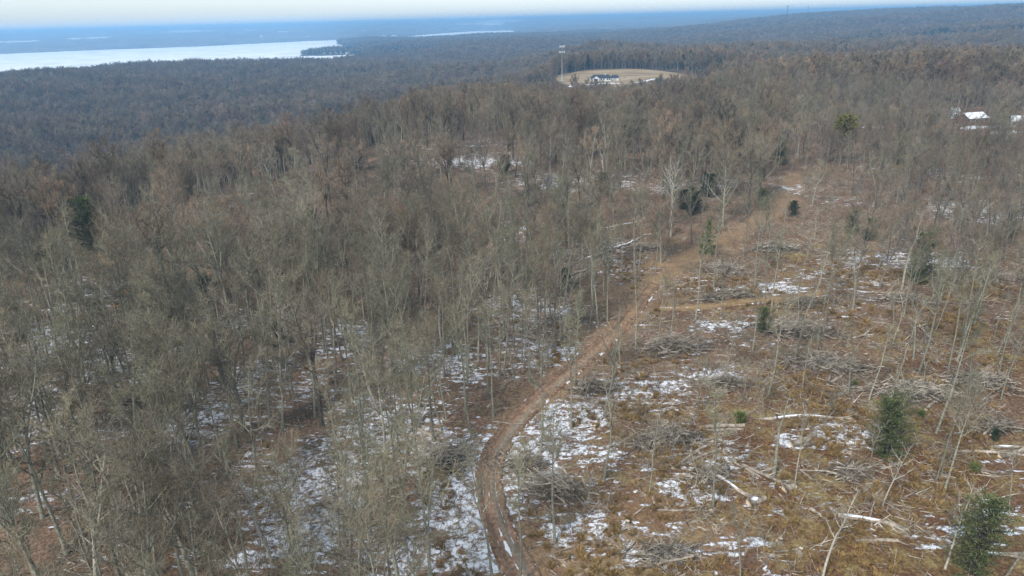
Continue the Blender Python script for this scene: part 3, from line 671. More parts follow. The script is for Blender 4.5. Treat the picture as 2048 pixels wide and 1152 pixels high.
# conifers -------------------------------------------------------------
def conifer(seed, H, Rb, n, leaf, shape='cone', mt=None, base=0.04, droop=-0.25, sz=0.28):
    rg = np.random.default_rng(seed); tr, cr = MB(), MB()
    P, D, _ = limb(rg, np.array((0, 0, -.3)), np.array((0, 0, 1.0)), H * .97, .05 + H * .011, 10, .05, .015)
    tr.tube(P, [(.05 + H * .012) * (1 - k / 10) + .02 for k in range(11)], 6)
    nb = max(24, int(n / 60)); per = int(n / nb)
    lump = rg.uniform(0, 6.28, 3)
    for q in range(nb):
        t_ = (q + rg.uniform(0, 1)) / nb; z = base * H + t_ * (H * (1 - base)) ; a = q * 2.4 + rg.uniform(-.4, .4)
        if shape == 'cone': rad = Rb * (1 - t_) ** .85 + .15
        elif shape == 'pine': rad = Rb * (.5 + .9 * math.sin(math.pi * min(1, t_ * 1.1)) ) * (0 if t_ < .0 else 1) * .8
        else: rad = Rb * math.sqrt(max(0.02, 1 - (2 * t_ - .85) ** 2 * .75))
        rad *= rg.uniform(.42, 1.25) * (1 + .2 * math.sin(a + lump[0]) + .12 * math.sin(2 * a + lump[1]))
        d = unit(np.array((math.cos(a), math.sin(a), droop + .5 * t_)))
        p0 = np.array((P[min(10, int(z / (H * .097)))][0], P[min(10, int(z / (H * .097)))][1], z))
        BP, BD, BR = limb(rg, p0, d, rad, .03 + rad * .01, 4, .05, .06); tr.tube(BP, BR, 3)
        for l in range(per):
            u = rg.uniform(.15, 1) ** .7 * 3.99; k = int(u); c = BP[k] * (1 - (u - k)) + BP[k + 1] * (u - k)
            c = c + rg.normal(size=3) * np.array((.22, .22, .14)) * (rad * .28 + .35)
            s_ = sz * rg.uniform(.6, 1.4); e1 = unit(d * .8 + rg.normal(size=3) * .6) * s_; e2 = unit(np.cross(e1, rg.normal(size=3))) * s_ * .42
            cr.poly([c - e2 * .6, c + e1 * .5 - e2, c + e1, c + e1 * .5 + e2], [(0, 1, 2, 3)])
    return tr.mesh(leaf + '_trunk', [M_dark], True), cr.mesh(leaf + '_foliage', [mt])
CON = {
 'spruce': conifer(61, 9, 2.3, 3800, 'spruce', 'cone', M_spruce, .02, -.2, .30),
 'cedar': conifer(62, 9, 3.8, 10000, 'cedar', 'oval', M_cedar, .0, .3, .16),
 'cedar2': conifer(63, 10, 3.9, 9000, 'cedar', 'oval', M_cedar, .0, .3, .17),
 'holly': conifer(64, 8, 3.2, 7000, 'holly', 'oval', M_holly, .0, .1, .24),
 'pine': conifer(65, 4.6, 3.6, 4200, 'pine', 'pine', M_pine, .05, .15, .36),
 'bush': conifer(66, 2.2, 1.5, 1800, 'bush', 'oval', M_spruce, .0, .4, .16),
}
def evergreen(kind, px, py, s, label, name='evergreen_tree', cat='evergreen tree', sz=None, group=None, lift=0.0, rz=0.0, stem=0.0, leafname='foliage'):
    g = at(px, py); o = empty(name, (g[0], g[1], g[2] - .1), rz); tr, cr = CON[kind]
    a = link('trunk', tr, o); c = link(leafname, cr, o)
    if stem:
        tb = MB(); tb.tube([(0, 0, -.5), (.15, .05, stem * .5), (0, 0, stem + .6)], [.22, .17, .12], 7)
        bpy.data.objects.remove(a); a = tb.build('trunk', M_bark, o, True); b2 = link('limbs', tr, o); b2.location = (0, 0, stem); c.location = (0, 0, stem)
    o.scale = (s, s, sz or s); tag(o, label, cat, group); return o

# ------------------------------------------------------------------ houses and towers
M_white = plain('white_siding', (0.60, 0.61, 0.62), .05, .6, 2)
M_slate = plain('dark_shingles', (0.045, 0.055, 0.07), .2, .8, 2)
M_brick = plain('brown_brick', (0.15, 0.095, 0.075), .25, .9, 3)
M_glass = plain('window_glass', (0.03, 0.04, 0.05), .1, .15, 1)
M_metal = plain('galvanised_metal', (0.55, 0.57, 0.58), .08, .5, 2)
M_grey = plain('grey_concrete', (0.35, 0.35, 0.34), .1, .9, 1)
def roof_mesh(L, W, h, oh=.5, hip=0.0, th=.22):
    b = MB(); x, y = L / 2 + oh, W / 2 + oh; i = hip
    top = [(-x, -y, 0), (x, -y, 0), (x, y, 0), (-x, y, 0), (-x + i, 0, h), (x - i, 0, h)]
    bot = [(p[0], p[1], p[2] - th) for p in top]
    b.poly(top + bot, [(0, 1, 5, 4), (2, 3, 4, 5), (3, 0, 4), (1, 2, 5), (6, 7, 1, 0), (7, 8, 2, 1), (8, 9, 3, 2), (9, 6, 0, 3), (9, 8, 7, 6)] if hip else
           [(0, 1, 5, 4), (2, 3, 4, 5), (7, 6, 10, 11), (9, 8, 11, 10), (6, 7, 1, 0), (8, 9, 3, 2), (6, 0, 4, 10), (3, 9, 10, 4), (1, 7, 11, 5), (8, 2, 5, 11)])
    return b
def gable_walls(L, W, H, h):
    b = MB(); x, y = L / 2, W / 2
    b.poly([(-x, -y, -1), (x, -y, -1), (x, y, -1), (-x, y, -1), (-x, -y, H), (x, -y, H), (x, y, H), (-x, y, H), (-x, 0, H + h), (x, 0, H + h)],
           [(0, 1, 5, 4), (2, 3, 7, 6), (1, 2, 6, 9, 5), (3, 0, 4, 8, 7)]); return b
def window(par, x, y, z, w_, h_, ax=0):
    f = MB(); s = (w_ + .2, .1, h_ + .2) if ax == 0 else (.1, w_ + .2, h_ + .2); f.box((x, y, z), s); fo = f.build('window', M_metal, par)
    p = MB(); s = (w_, .14, h_) if ax == 0 else (.14, w_, h_); p.box((x, y, z), s); p.build('pane', M_glass, fo)
def farmhouse():
    x, y = FIELD[0] - 27, 728; z = hz(x, y)
    o = empty('ranch_house', (x, y, z), R(-8)); tag(o, 'long white single storey house with dark roof in the mown field', 'house')
    gable_walls(20, 10, 3.0, 2.6).build('wall', M_white, o)
    rf = roof_mesh(20, 10, 2.9, .5, 3.0).build('roof', M_slate, o); rf.location = (0, 0, 3.05)
    c = MB(); c.box((4.2, -.5, 2.9), (.9, .9, 1.5)); c.build('chimney', M_white, rf)
    g = gable_walls(7, 6, 3.0, 2.4).build('porch', M_white, o); g.rotation_euler = (0, 0, R(90)); g.location = (-4.5, -4.6, .02)
    gr = roof_mesh(7.2, 6, 2.6, .4).build('porch_roof', M_slate, g); gr.location = (0, 0, 3.05)
    d = MB(); d.box((0, 0, 1.2), (3.2, .2, 2.6)); q = d.build('door', M_glass, o); q.location = (-4.5, -8.12, 0)
    for xx in (-8.8, .6, 3.0, 6.6, 8.6): window(o, xx, -5.03, 1.7, 1.3, 1.4)
    s = empty('garage', (x + 14, y + .5, z), R(-8)); tag(s, 'white outbuilding with dark roof against the right end of the ranch house', 'outbuilding')
    gable_walls(7.5, 8, 2.8, 2.2).build('wall', M_white, s); r2 = roof_mesh(7.5, 8, 2.4, .4, 1.5).build('roof', M_slate, s); r2.location = (0, 0, 2.85)
    dd = MB(); dd.box((0, -4.04, 1.25), (3, .12, 2.3)); dd.build('door', M_grey, s)
farmhouse()
Lx = np.linspace(0, 1, 40)
def strip(name, P, hw, mt, lift=.25):
    L = spline(P, 2.0); d = np.gradient(L, axis=0); d /= np.linalg.norm(d, axis=1)[:, None]; nr = np.stack([d[:, 1], -d[:, 0]], 1)
    us = np.linspace(-1, 1, 7); wv = 1 + .5 * fbm(L[:, 0] / 9, L[:, 1] / 9, 3, 2)[:, None]
    X = L[:, :1] + nr[:, :1] * us * hw * wv; Y = L[:, 1:] + nr[:, 1:] * us * hw * wv
    return tag(link(name, grid_mesh(name, X[::-1], Y[::-1], (height(X, Y) + lift)[::-1], [mt])), kind='structure')
fx, fy = FIELD[0], FIELD[1]
strip('snowy_driveway', [(fx - 62, fy - 66), (fx - 45, fy - 62), (fx - 25, fy - 52), (fx - 14, fy - 54)], 3.6, M_snow)
strip('snow_drift', [(fx + 2, fy - 50), (fx + 14, fy - 38), (fx + 26, fy - 20), (fx + 34, fy - 12)], 2.2, M_snow)
strip('snow_drift', [(fx + 6, fy - 88), (fx + 16, fy - 86), (fx + 24, fy - 87)], 1.8, M_snow)
def cell_tower():
    d = ray(1124, 91); q = 668 / math.hypot(d[0], d[1]); x, y = d[0] * q, d[1] * q; zt = CAM_H + d[2] * q; z = hz(x, y); Hh = zt - z
    o = empty('cell_tower', (x, y, z)); tag(o, 'tall slim steel cell tower with two tiers of antennas above the woods', 'tower')
    b = MB(); b.tube([(0, 0, -1), (0, 0, Hh * .5), (0, 0, Hh)], [.32, .26, .18], 10, 0, 1); b.build('mast', M_metal, o, True)
    for tz, rr_ in ((Hh - .9, 2.1), (Hh - 5.6, 2.3)):
        p = MB(); ring = [(rr_ * math.cos(a), rr_ * math.sin(a), tz) for a in np.linspace(0, 2 * math.pi, 13)]; p.tube(ring, [.09] * 13, 4)
        for a in (0.3, 2.4, 4.5): p.tube([(0, 0, tz), (rr_ * math.cos(a), rr_ * math.sin(a), tz)], [.12, .09], 4)
        pl = p.build('antenna_platform', M_metal, o)
        for a in np.arange(0, 6.2, .7):
            q_ = MB(); q_.box((rr_ * math.cos(a), rr_ * math.sin(a), tz + .1), (.34, .26, 1.9), 0, a); q_.build('antenna_panel', M_metal, pl)
cell_tower()
def brick_house():
    g = at(1942, 247); x, y, z = g; o = empty('brick_house', g, R(12)); tag(o, 'brown brick house with snow lying on its roof among the trees', 'house')
    gable_walls(10, 7.5, 3.0, 1.9).build('wall', M_brick, o); r_ = roof_mesh(10, 7.5, 2.15, .4).build('roof', M_snow, o); r_.location = (0, 0, 3.04)
    c = MB(); c.box((-2.4, .5, 1.9), (.7, .7, 1.6)); c.build('chimney', M_brick, r_)
    for xx in (-3.6, -1.2, 1.6, 3.7): window(o, xx, -3.78, 1.7, .9, 1.2)
    HOUSES.append((x, y, 11))
    g = at(1906, 236); o = empty('shed', g, R(-10)); tag(o, 'small white shed left of the brick house', 'shed')
    gable_walls(3.4, 4, 3.4, 1.4).build('wall', M_white, o); r_ = roof_mesh(3.4, 4, 1.5, .3).build('roof', M_grey, o); r_.location = (0, 0, 3.45)
    d = MB(); d.box((0, -2.04, 1.1), (1.2, .1, 2.2)); d.build('door', M_grey, o); HOUSES.append((g[0], g[1], 6))
    g = at(2040, 252); o = empty('snowy_house', g, R(-25)); tag(o, 'low house with snowy roof at the right edge of the frame', 'house')
    gable_walls(9, 6, 2.6, 1.7).build('wall', M_grey, o); r_ = roof_mesh(9, 6, 2.0, .4).build('roof', M_snow, o); r_.location = (0, 0, 2.65)
    for xx in (-3, 2): window(o, xx, -3.03, 1.5, 1.1, 1.1)
    HOUSES.append((g[0], g[1], 9))
    # lines of sight kept open in front of the houses, where the photo's trees stand thinner
    for px, py, r in ((1945, 262, 10), (1945, 275, 9), (1940, 290, 8), (1940, 308, 7), (1905, 252, 6), (1905, 264, 6), (1903, 280, 5), (2035, 268, 8), (2033, 285, 7)):
        q = at(px, py); HOUSES.append((q[0], q[1], r))
brick_house()
def radio_mast(px, ptop, dist, label, wide):
    d = ray(px, ptop); q = dist / math.hypot(d[0], d[1]); x, y = d[0] * q, d[1] * q; z = hz(x, y); Hh = CAM_H + d[2] * q - z
    o = empty('radio_mast', (x, y, z)); tag(o, label, 'radio mast'); b = MB()
    for k in range(3):
        a = k * 2.094; b.tube([(wide * math.cos(a), wide * math.sin(a), -2), (wide * .6 * math.cos(a), wide * .6 * math.sin(a), Hh)], [.32, .26], 4)
    n = 12
    for k in range(n):
        for j in range(3):
            a, c = j * 2.094, (j + 1) * 2.094; r1 = wide * (1 - .4 * k / n); r2 = wide * (1 - .4 * (k + 1) / n)
            b.tube([(r1 * math.cos(a), r1 * math.sin(a), Hh * k / n), (r2 * math.cos(c), r2 * math.sin(c), Hh * (k + 1) / n)], [.16, .16], 3)
    b.build('lattice', M_dark, o)
    c = MB(); c.tube([(0, 0, Hh - 8), (0, 0, Hh + 1)], [wide * .9, wide * .9], 8, 0, 1); c.build('antenna', M_dark, o)
radio_mast(1576, 11, 3300, 'thicker dark radio mast on the far wooded ridge', 1.7)
radio_mast(1617, 12, 3350, 'thin radio mast right of the thicker one on the far ridge', .7)
def far_building(px, py, L, W, H, lab, wallm=None, roofm=None, rz=0.0, name='house', cat='house', group=None, z=None):
    g = at(px, py); o = empty(name, g, rz); tag(o, lab, cat, group)
    gable_walls(L, W, H, H * .4).build('wall', wallm or M_white, o); r_ = roof_mesh(L, W, H * .45, .6).build('roof', roofm or M_grey, o); r_.location = (0, 0, H + .05)
    HOUSES.append((g[0], g[1], max(L, W)))
    return o
# pale tall building far behind the field, water tower and shore houses
far_building(1301, 108, 9, 9, 11, 'tall pale house among trees behind the mown field', M_white, M_grey, .3)
g = at(524, 82); o = empty('water_tower', g); tag(o, 'white water tower on the far shore of the lake', 'water tower')
b = MB(); b.tube([(0, 0, -2), (0, 0, 24)], [3.5, 3.0], 10); b.build('stem', M_white, o, True)
b = MB(); b.tube([(0, 0, 24), (0, 0, 26), (0, 0, 31), (0, 0, 36), (0, 0, 39)], [3.0, 7.5, 9.5, 7.5, 2], 14, 0, 1); b.build('tank', M_white, o, True)
SHORE = [(663, 108.5, 'grey'), (672, 108.8, 'white'), (684, 107.5, 'white'), (695, 108.5, 'grey'), (648, 109.2, 'white'), (752, 109.5, 'white'), (740, 108, 'grey')]
for k, (px, py, c) in enumerate(SHORE):
    far_building(px, py, 16, 10, 6, ['leftmost but one', 'third', 'fourth', 'fifth', 'leftmost', 'rightmost', 'rightmost but one'][k] + ' of the ' + 'pale houses along the wooded point in the lake', M_white if c == 'white' else M_grey, M_grey, .3 * k, group='houses on the wooded point')
for k, px in enumerate([612, 640, 668, 690, 715, 742, 768, 788]):
    far_building(px, 76.5 - k * .35, 34, 18, 11, 'pale building on the far shore by the narrows, ' + ['leftmost', 'second', 'third', 'fourth', 'fifth', 'sixth', 'seventh', 'rightmost'][k] + ' of eight', M_white, M_grey, .4 * k, name='shore_building', cat='building', group='buildings on the far shore by the narrows')

# ------------------------------------------------------------------ trees planted by hand: the ones that stand out
def put(kind, vi, px, py, s, label, lean=0, az=0, name='bare_tree', cat='tree', rz=0, sz=None):
    g = at(px, py); o = plant(kind, vi, g[0], g[1], s, rz, R(lean), R(az), sz, name, cat); o['label'] = label
    HAND.append((g[0], g[1])); return o
HAND = []
put('broad', 3, 1340, 474, 1.0, 'large pale tree with a broad bare crown at the edge of the track clearing', rz=1)
put('pale', 0, 1803, 580, 1.0, 'white barked tree beside the dark cedar in the right clearing', 4, 20, rz=.5)
put('pale', 0, 1212, 372, 1.05, 'whitish leafless tree rising over the woods left of the upper track', rz=2)
put('tall', 4, 1872, 866, 1.0, 'leaning grey tree above the brush at the right, its trunk slanting right', 11, 20)
put('tall', 7, 1888, 985, .85, 'dark slender tree right of the round cedar, twin of the olive one beside it', 4, 10)
put('tall', 4, 1872, 960, .8, 'olive grey slender tree close behind the dark one right of the round cedar', 3, 0, rz=2)
put('pale', 1, 1765, 1012, .58, 'thin pale tree in front of the round cedar', 3, 0)
put('pale', 0, 1643, 1165, .62, 'forked pale tree at the bottom edge left of the long fallen trunk', 3, 0, rz=.2)
put('pale', 1, 1890, 1138, .72, 'crooked pale tree leaning over the bottom right cedar', 9, 10, rz=1.2)
put('pole', 2, 2008, 1160, .9, 'slanting grey tree in the bottom right corner', 8, 0)
put('tall', 4, 1142, 858, .92, 'tall grey tree on the right bank of the track where snow begins', 0, 0, rz=1)
put('tall', 7, 1082, 905, 1.0, 'slender tree inside the track bend nearest its inner edge', -3, 0, rz=2)
put('tall', 4, 1150, 770, .85, 'straight thin tree right of the red part of the track', 0, 0, rz=3)
put('pole', 2, 1208, 960, 1.0, 'slim pole tree amid the snowy brush right of the track bend', 0, 0, rz=1)
put('tall', 4, 1110, 1085, .9, 'grey tree on the right side of the track near the bottom edge', -2, 0, rz=4)
put('tall', 7, 1040, 1170, .95, 'tree at the bottom edge standing right beside the track ruts', -3, 0, rz=2.5)
put('tall', 4, 990, 1190, .95, 'tree at the bottom edge just left of the track ruts', -4, 0, rz=.5)
put('pole', 0, 1272, 700, 1.15, 'thin pole in front of the big brush pile, left of it', rz=1)
put('pole', 3, 1605, 782, 1.0, 'thin grey pole beside the long tangled brush heap', 1, 0, rz=2)
put('pole', 2, 1695, 790, .9, 'pole standing in the long tangled brush heap', 4, 0, rz=3)
put('pole', 0, 1738, 800, .95, 'pole leaning right behind the brush at the right clearing', 9, 0, rz=.5)
put('tall', 7, 1625, 605, .9, 'dark multi stemmed tree leaning right beyond the side track', 9, 20, rz=.9)
put('tall', 4, 1645, 610, .85, 'dark thin stem leaning right next to the multi stemmed tree', 12, 10, rz=2.9)
put('tall', 7, 1845, 690, .7, 'small grey tree between the brush piles at the right edge of the clearing', 2, 0)
put('broad', 2, 345, 618, 1.0, 'thick dark old tree with massive trunk in the left woods', rz=1)
put('pole', 1, 1412, 810, .8, 'thin sapling beside the snow patch above the log pile', rz=1)
put('pole', 4, 1487, 790, .8, 'small bare sapling at the far side of the snowy brush', rz=4)
put('pole', 1, 1340, 700, 1.1, 'thin pole rising out of the big brush pile', rz=5)
put('tall', 4, 1215, 640, .85, 'thin tall tree left of the track above the snowy ground', rz=5)
put('tall', 7, 1310, 545, .8, 'thin tree at the edge of the sandy bend', rz=3)
put('pole', 2, 1480, 1165, .75, 'thin dark pole at the bottom edge of the grassy clearing', rz=3)

# the standing forked snag
g = at(1547, 952); o = empty('dead_snag', g); tag(o, 'standing forked dead trunk in the middle of the grassy clearing', 'dead tree'); HAND.append((g[0], g[1]))
b = MB(); b.tube([(0, 0, -.3), (.05, 0, 2), (-.05, 0, 5), (0, .05, 7.4)], [.27, .21, .18, .15], 8, 0); b.build('trunk', M_bark, o, True)
b = MB(); b.tube([(0, .05, 7.3), (-.35, 0, 8.1), (-.55, .1, 9.0)], [.15, .12, .07], 6, 0, 1); b.build('branch', M_bark, o, True)
b = MB(); b.tube([(0, .05, 7.3), (.35, 0, 8.4), (.45, 0, 10), (.9, .1, 12.4)], [.13, .10, .07, .03], 6); b.build('branch', M_bark, o, True)

# ------------------------------------------------------------------ evergreens
EV = [
 ('spruce', 1412, 507, .95, 'bright green conical conifer beside the upper track', 0), ('cedar2', 1838, 566, 1.05, 'dark green cedar with snow around it in the right clearing', 0),
 ('cedar', 1524, 664, .52, 'small round dark evergreen at the left end of the tangled brush heap', 0), ('cedar', 1772, 916, .92, 'round dark cedar behind the thin pale tree in the clearing', 0),
 ('cedar2', 1940, 1146, .92, 'tall ragged cedar in the bottom right corner', 0),
 ('holly', 1385, 428, .95, 'wide dark evergreen shrub left of the upper track', 0), ('holly', 1368, 418, .7, 'smaller dark evergreen shrub left of the wide one by the upper track', 0),
 ('holly', 1585, 433, .55, 'small dark evergreen where the upper track narrows', 0), ('holly', 1500, 300, 1.6, 'dark evergreen deep in the woods left of the yellow pine', 0),
 ('cedar2', 186, 505, 1.35, 'tall dark cedar in the left woods', 0), ('holly', 416, 610, .8, 'dark evergreen behind bare trees in the left woods', 0), ('holly', 630, 470, .9, 'dark evergreen bush in the hollow of the left woods', 0),
 ('cedar', 1735, 480, .6, 'olive evergreen right of the thin pines beyond the clearing', 0), ('holly', 1130, 580, .6, 'dark low evergreen on snowy ground left of the track', 0),
 ('holly', 1205, 385, .8, 'dark evergreen beneath the whitish leafless tree', 0), ('holly', 1010, 350, .9, 'dark evergreen in the middle of the woods', 0), ('holly', 1440, 300, 1.1, 'dark evergreen on the woods ridge behind the broad tree', 0),
 ('cedar2', 1525, 420, .6, 'narrow dark evergreen left of the upper track end', 0), ('cedar2', 1470, 268, .95, 'narrow dark evergreen on the wooded rise', 0), ('cedar2', 1998, 262, 1.1, 'dark spruce like evergreen between the brick house and the snowy house', 0),
 ('holly', 1420, 395, .9, 'dark evergreen behind the wide shrub by the upper track', 0), ('cedar', 1700, 470, .7, 'olive green cedar among thin trees beyond the clearing', 0),
 ('holly', 720, 340, .9, 'dark evergreen on the snowy floor of the far left woods', 0), ('cedar', 1560, 330, 1.0, 'green cedar in the woods above the upper track end', 0), ('holly', 1990, 880, .22, 'dark evergreen behind the leaning logs at the right edge', 0), ('cedar', 2010, 480, .8, 'green cedar close to the right edge at picture middle', 0),
 ('cedar2', 1800, 330, 1.1, 'narrow evergreen in the right upper woods', 0), ('holly', 560, 690, .6, 'low evergreen under the bare trees of the left stand', 0), ('holly', 300, 930, .7, 'dark evergreen shrub in the lower left stand', 0), ('holly', 90, 545, .6, 'low dark evergreen near the left edge', 0),
]
for k, (kd, px, py, s, lab, st) in enumerate(EV): evergreen(kd, px, py, s, lab, rz=k * 1.3); q = at(px, py); HAND.append((q[0], q[1]))
for px, py, s, st, lab in [(1680, 330, 1.35, 15, 'yellow green flat topped pine above the bare woods'), (1974, 335, .8, 9, 'small yellowish pine near the right edge below the brick house'), (1730, 300, .45, 9, 'little yellowish pine right of the flat topped pine'), (1848, 262, .5, 8, 'little green pine left of the white shed'), (930, 140, 1.6, 10, 'lone dark pine standing out of the far bare woods')]:
    evergreen('pine', px, py, s, lab, 'pine_tree', 'pine tree', stem=st / s * .75, rz=px)
for k, (px, py, s, lab) in enumerate([(1480, 847, .75, 'small bright green bush right of the log pile'), (1708, 774, .5, 'small bright green bush among the right hand brush'), (1841, 836, .55, 'small green bush below the leaning grey tree'), (1946, 945, .6, 'small olive bush near the right edge of the clearing'), (1500, 590, .4, 'tiny green bush by the side track')]):
    evergreen('bush', px, py, s, lab, 'evergreen_bush', 'bush', rz=k)

# ------------------------------------------------------------------ brush piles
def brush_pile(px, py, rx, ry, hgt, n, lab, rz=0.0, seed=0, logs=0, dark=False, twigs=1.8):
    rg = np.random.default_rng(1000 + seed); g = at(px, py); o = empty('brush_pile', (g[0], g[1], 0), rz); tag(o, lab, 'brush pile')
    cr, sr = math.cos(rz), math.sin(rz)
    def gz(x, y): return hz(g[0] + x * cr - y * sr, g[1] + x * sr + y * cr)
    b = MB()
    for k in range(int(n * 1.35)):
        q = abs(rg.normal()) * .52 * (1 + .5 * math.sin(3 * k)); a = rg.uniform(0, 6.28); x, y = q * math.cos(a) * rx * 1.2, q * math.sin(a) * ry * 1.15
        hf = rg.uniform(0, 1) ** .8; top = hgt * 1.15 * max(0, 1 - q * q * .9) * hf; mi_ = 1 if hf < .62 else 0; z0 = gz(x, y)  # lower sticks get the darker material: the heap's inner shade put into colour
        h = rg.normal() * (.55 if hf > .62 else .95) + (math.pi if rg.uniform() < .5 else 0); d = np.array((math.cos(h), math.sin(h), rg.normal() * .22 + .08))
        L = (rg.uniform(2.2, 5.2) if hf > .62 else rg.uniform(1.2, 3.4)) * (1 if rg.uniform() > .15 else 1.6); r = rg.uniform(.02, .06) if k % 4 else rg.uniform(.05, .11)
        P, D, Rr = limb(rg, np.array((x, y, z0 + top)) - unit(d) * L * .5, unit(d), L * .85, r, 4, -.03, .24)
        P = [np.array((p[0], p[1], max(p[2], gz(p[0], p[1]) + .02))) for p in P] if k % 3 == 0 else P
        b.tube(P, Rr, 3, mi_)
        for u in range(1, 5):
            for _ in range(2 if mi_ == 0 else 4): b.twig(P[u], unit(D[u] + rg.normal(size=3) * .8), rg.uniform(.5, 1.2), .035, rg, mi_ if rg.uniform() < .85 else 0)
    b.build('branches', [M_stick, M_dark if dark else M_brush_shade], o)  # pale sticks on top, second material paints the shaded inside
    if logs:
        for k in range(int(logs * 2.2)):
            c = MB()
            x, y = rg.normal() * rx * .35, rg.normal() * ry * .35; h = rg.normal() * .4; d = np.array((math.cos(h), math.sin(h), rg.normal() * .06)); L = rg.uniform(2.5, 5); r = rg.uniform(.08, .19)
            P, D, Rr = limb(rg, np.array((x, y, gz(x, y) + hgt * .45 * rg.uniform(.3, 1.3))) - d * L * .5, unit(d), L, r, 5, 0, .05); c.tube(P, [r * (1 - .08 * i) for i in range(6)], 6, 0, 2); c.build('thick_limb', [M_log, M_cut], o)
    HAND.append((g[0], g[1])); return o
PILES = [
 (1345, 700, 7.5, 3.6, 1.7, 330, 'big grey brush pile with snow behind it, right of the straight track', .15, 7, False), (1330, 882, 5.2, 2.2, 1.3, 260, 'dark brush pile with stacked branches left of the grassy clearing', .1, 5, True),
 (1600, 668, 6.5, 4.0, 2.0, 340, 'wide dark tangled brush heap behind the small round evergreen', -.2, 2, True), (1610, 612, 7.0, 1.6, 1.2, 190, 'long low brush pile capped with snow beside the side track', .15, 3, False),
 (1660, 735, 8.0, 3.2, 1.3, 300, 'long tangled brush heap across the right clearing', -.35, 6, False), (1835, 790, 8.5, 3.0, 1.3, 280, 'dark brush heap left of the leaning grey tree', -.15, 3, True),
 (1960, 770, 6.0, 3.0, 1.4, 230, 'dark brush heap at the right edge below the leaning tree', -.1, 3, True), (1795, 602, 7.0, 2.0, 1.0, 170, 'low brush pile right of the side track end', -.3, 2, False),
 (1548, 500, 7.5, 3.5, 1.6, 240, 'dark brush pile beyond the clearing near the upper track', 0, 2, True), (1450, 545, 6.5, 2.6, 1.3, 200, 'grey brush pile between the two tracks', -.35, 2, False),
 (1480, 592, 4.5, 1.6, 1.0, 120, 'small snowy brush pile just above the side track', 0, 1, False), (1420, 600, 4.0, 1.2, .8, 80, 'flat brush pile where the two tracks part', 0, 1, False),
 (1455, 770, 3.6, 1.2, .9, 120, 'small brush pile behind the snow patch', 0, 1, False), (1110, 985, 4.2, 2.8, 1.3, 230, 'spiky grey brush pile right of the track bend', -.4, 6, False),
 (1045, 935, 3.0, 1.8, 1.1, 130, 'rounded brown brush pile at the inside of the track bend', 0, 0, False), (890, 925, 3.6, 2.6, 1.7, 210, 'dark brush pile at the outside of the track bend', .5, 2, True),
 (1190, 780, 3.6, 1.8, 1.1, 140, 'dark low brush pile between two trees right of the track', 0, 2, True), (1700, 950, 3.0, 1.5, .8, 110, 'fanned brush pile below the round cedar', .2, 2, False),
 (1420, 955, 3.8, 1.6, .9, 110, 'loose brush pile with snow under its branches in the clearing', .4, 3, False), (1330, 1115, 3.6, 1.6, .7, 110, 'dark brush pile with snowy logs at the bottom of the clearing', .1, 2, True),
 (1150, 640, 7.5, 1.6, .9, 130, 'long low brush pile on snowy ground left of the track', 0, 2, False), (1290, 500, 4.0, 1.6, .9, 90, 'brush pile at the foot of the broad pale tree', .3, 2, False),
 (130, 600, 6, 3, 1.1, 140, 'brush and fallen wood in the left woods by the edge', .1, 4, False), (2000, 560, 5, 2.5, 1.1, 130, 'brush pile by the right edge beyond the clearing', .2, 1, False),
 (1990, 860, 4, 2, 1.0, 120, 'small brush heap against the right edge', 0, 4, False), (280, 800, 4.5, 2.5, 1.0, 120, 'half hidden brush pile in the dense left stand', 0, 3, True)]
for k, (px, py, rx, ry, hg, n, lab, rz, lg, dk) in enumerate(PILES): brush_pile(px, py, rx, ry, hg, n, lab, rz, k, lg, dk)

# ------------------------------------------------------------------ logs and fallen trunks (from pixel to pixel on the ground)
def log(p0, p1, r, lab, name='log', cat='log', snow=False, branchy=0, taper=.75, lift=0.0):
    a, c = at(*p0), at(*p1); L = np.linalg.norm(c - a); rg = np.random.default_rng(int(p0[0] * 7 + p0[1]))
    o = empty(name, (a[0], a[1], a[2])); tag(o, lab, cat)
    n = max(3, int(L / 1.2)); P = []
    for k in range(n + 1):
        f = k / n; q = a + (c - a) * f; q[:2] += rg.normal(size=2) * L * .012; q[2] = hz(q[0], q[1]) + r * .85 + lift * (1 - abs(2 * f - 1)); P.append(q - a)
    r = r * 1.55; b = MB(); Rr = [r * (1 - (1 - taper) * k / n) * rg.uniform(.93, 1.07) for k in range(n + 1)]; b.tube(P, Rr, 9, 0, 2)
    b.build('trunk', [M_log, M_cut], o, True)
    if branchy:
        bb = MB()
        for k in range(branchy):
            f = rg.uniform(.35, 1); i = min(n - 1, int(f * n)); q = P[i] + (P[i + 1] - P[i]) * (f * n - i); dr = unit(unit(c - a) + rg.normal(size=3) * np.array((.6, .6, .3)) + np.array((0, 0, .15)))
            PP, DD, RR_ = limb(rg, q, dr, rg.uniform(1.2, 3.5), r * .35, 4, -.02, .14); bb.tube(PP, RR_, 4)
            for u in range(1, 5): bb.twig(PP[u], DD[u], .9, .03, rg, 0); bb.twig(PP[u], unit(DD[u] + rg.normal(size=3) * .5), .8, .03, rg, 0)
        bb.build('branches', [M_stick], o)
    if snow:
        sb = MB(); m0, m1 = int(n * .15), max(int(n * .15) + 1, int(n * rg.uniform(.6, .9)))
        sb.tube([P[k] + np.array((0, 0, Rr[k] * .55)) for k in range(m0, m1 + 1)], [Rr[k] * .72 * (0.4 if k in (m0, m1) else 1) for k in range(m0, m1 + 1)], 8, 0, 1)
        sb.build('snow_cap', [M_snow], o, True)
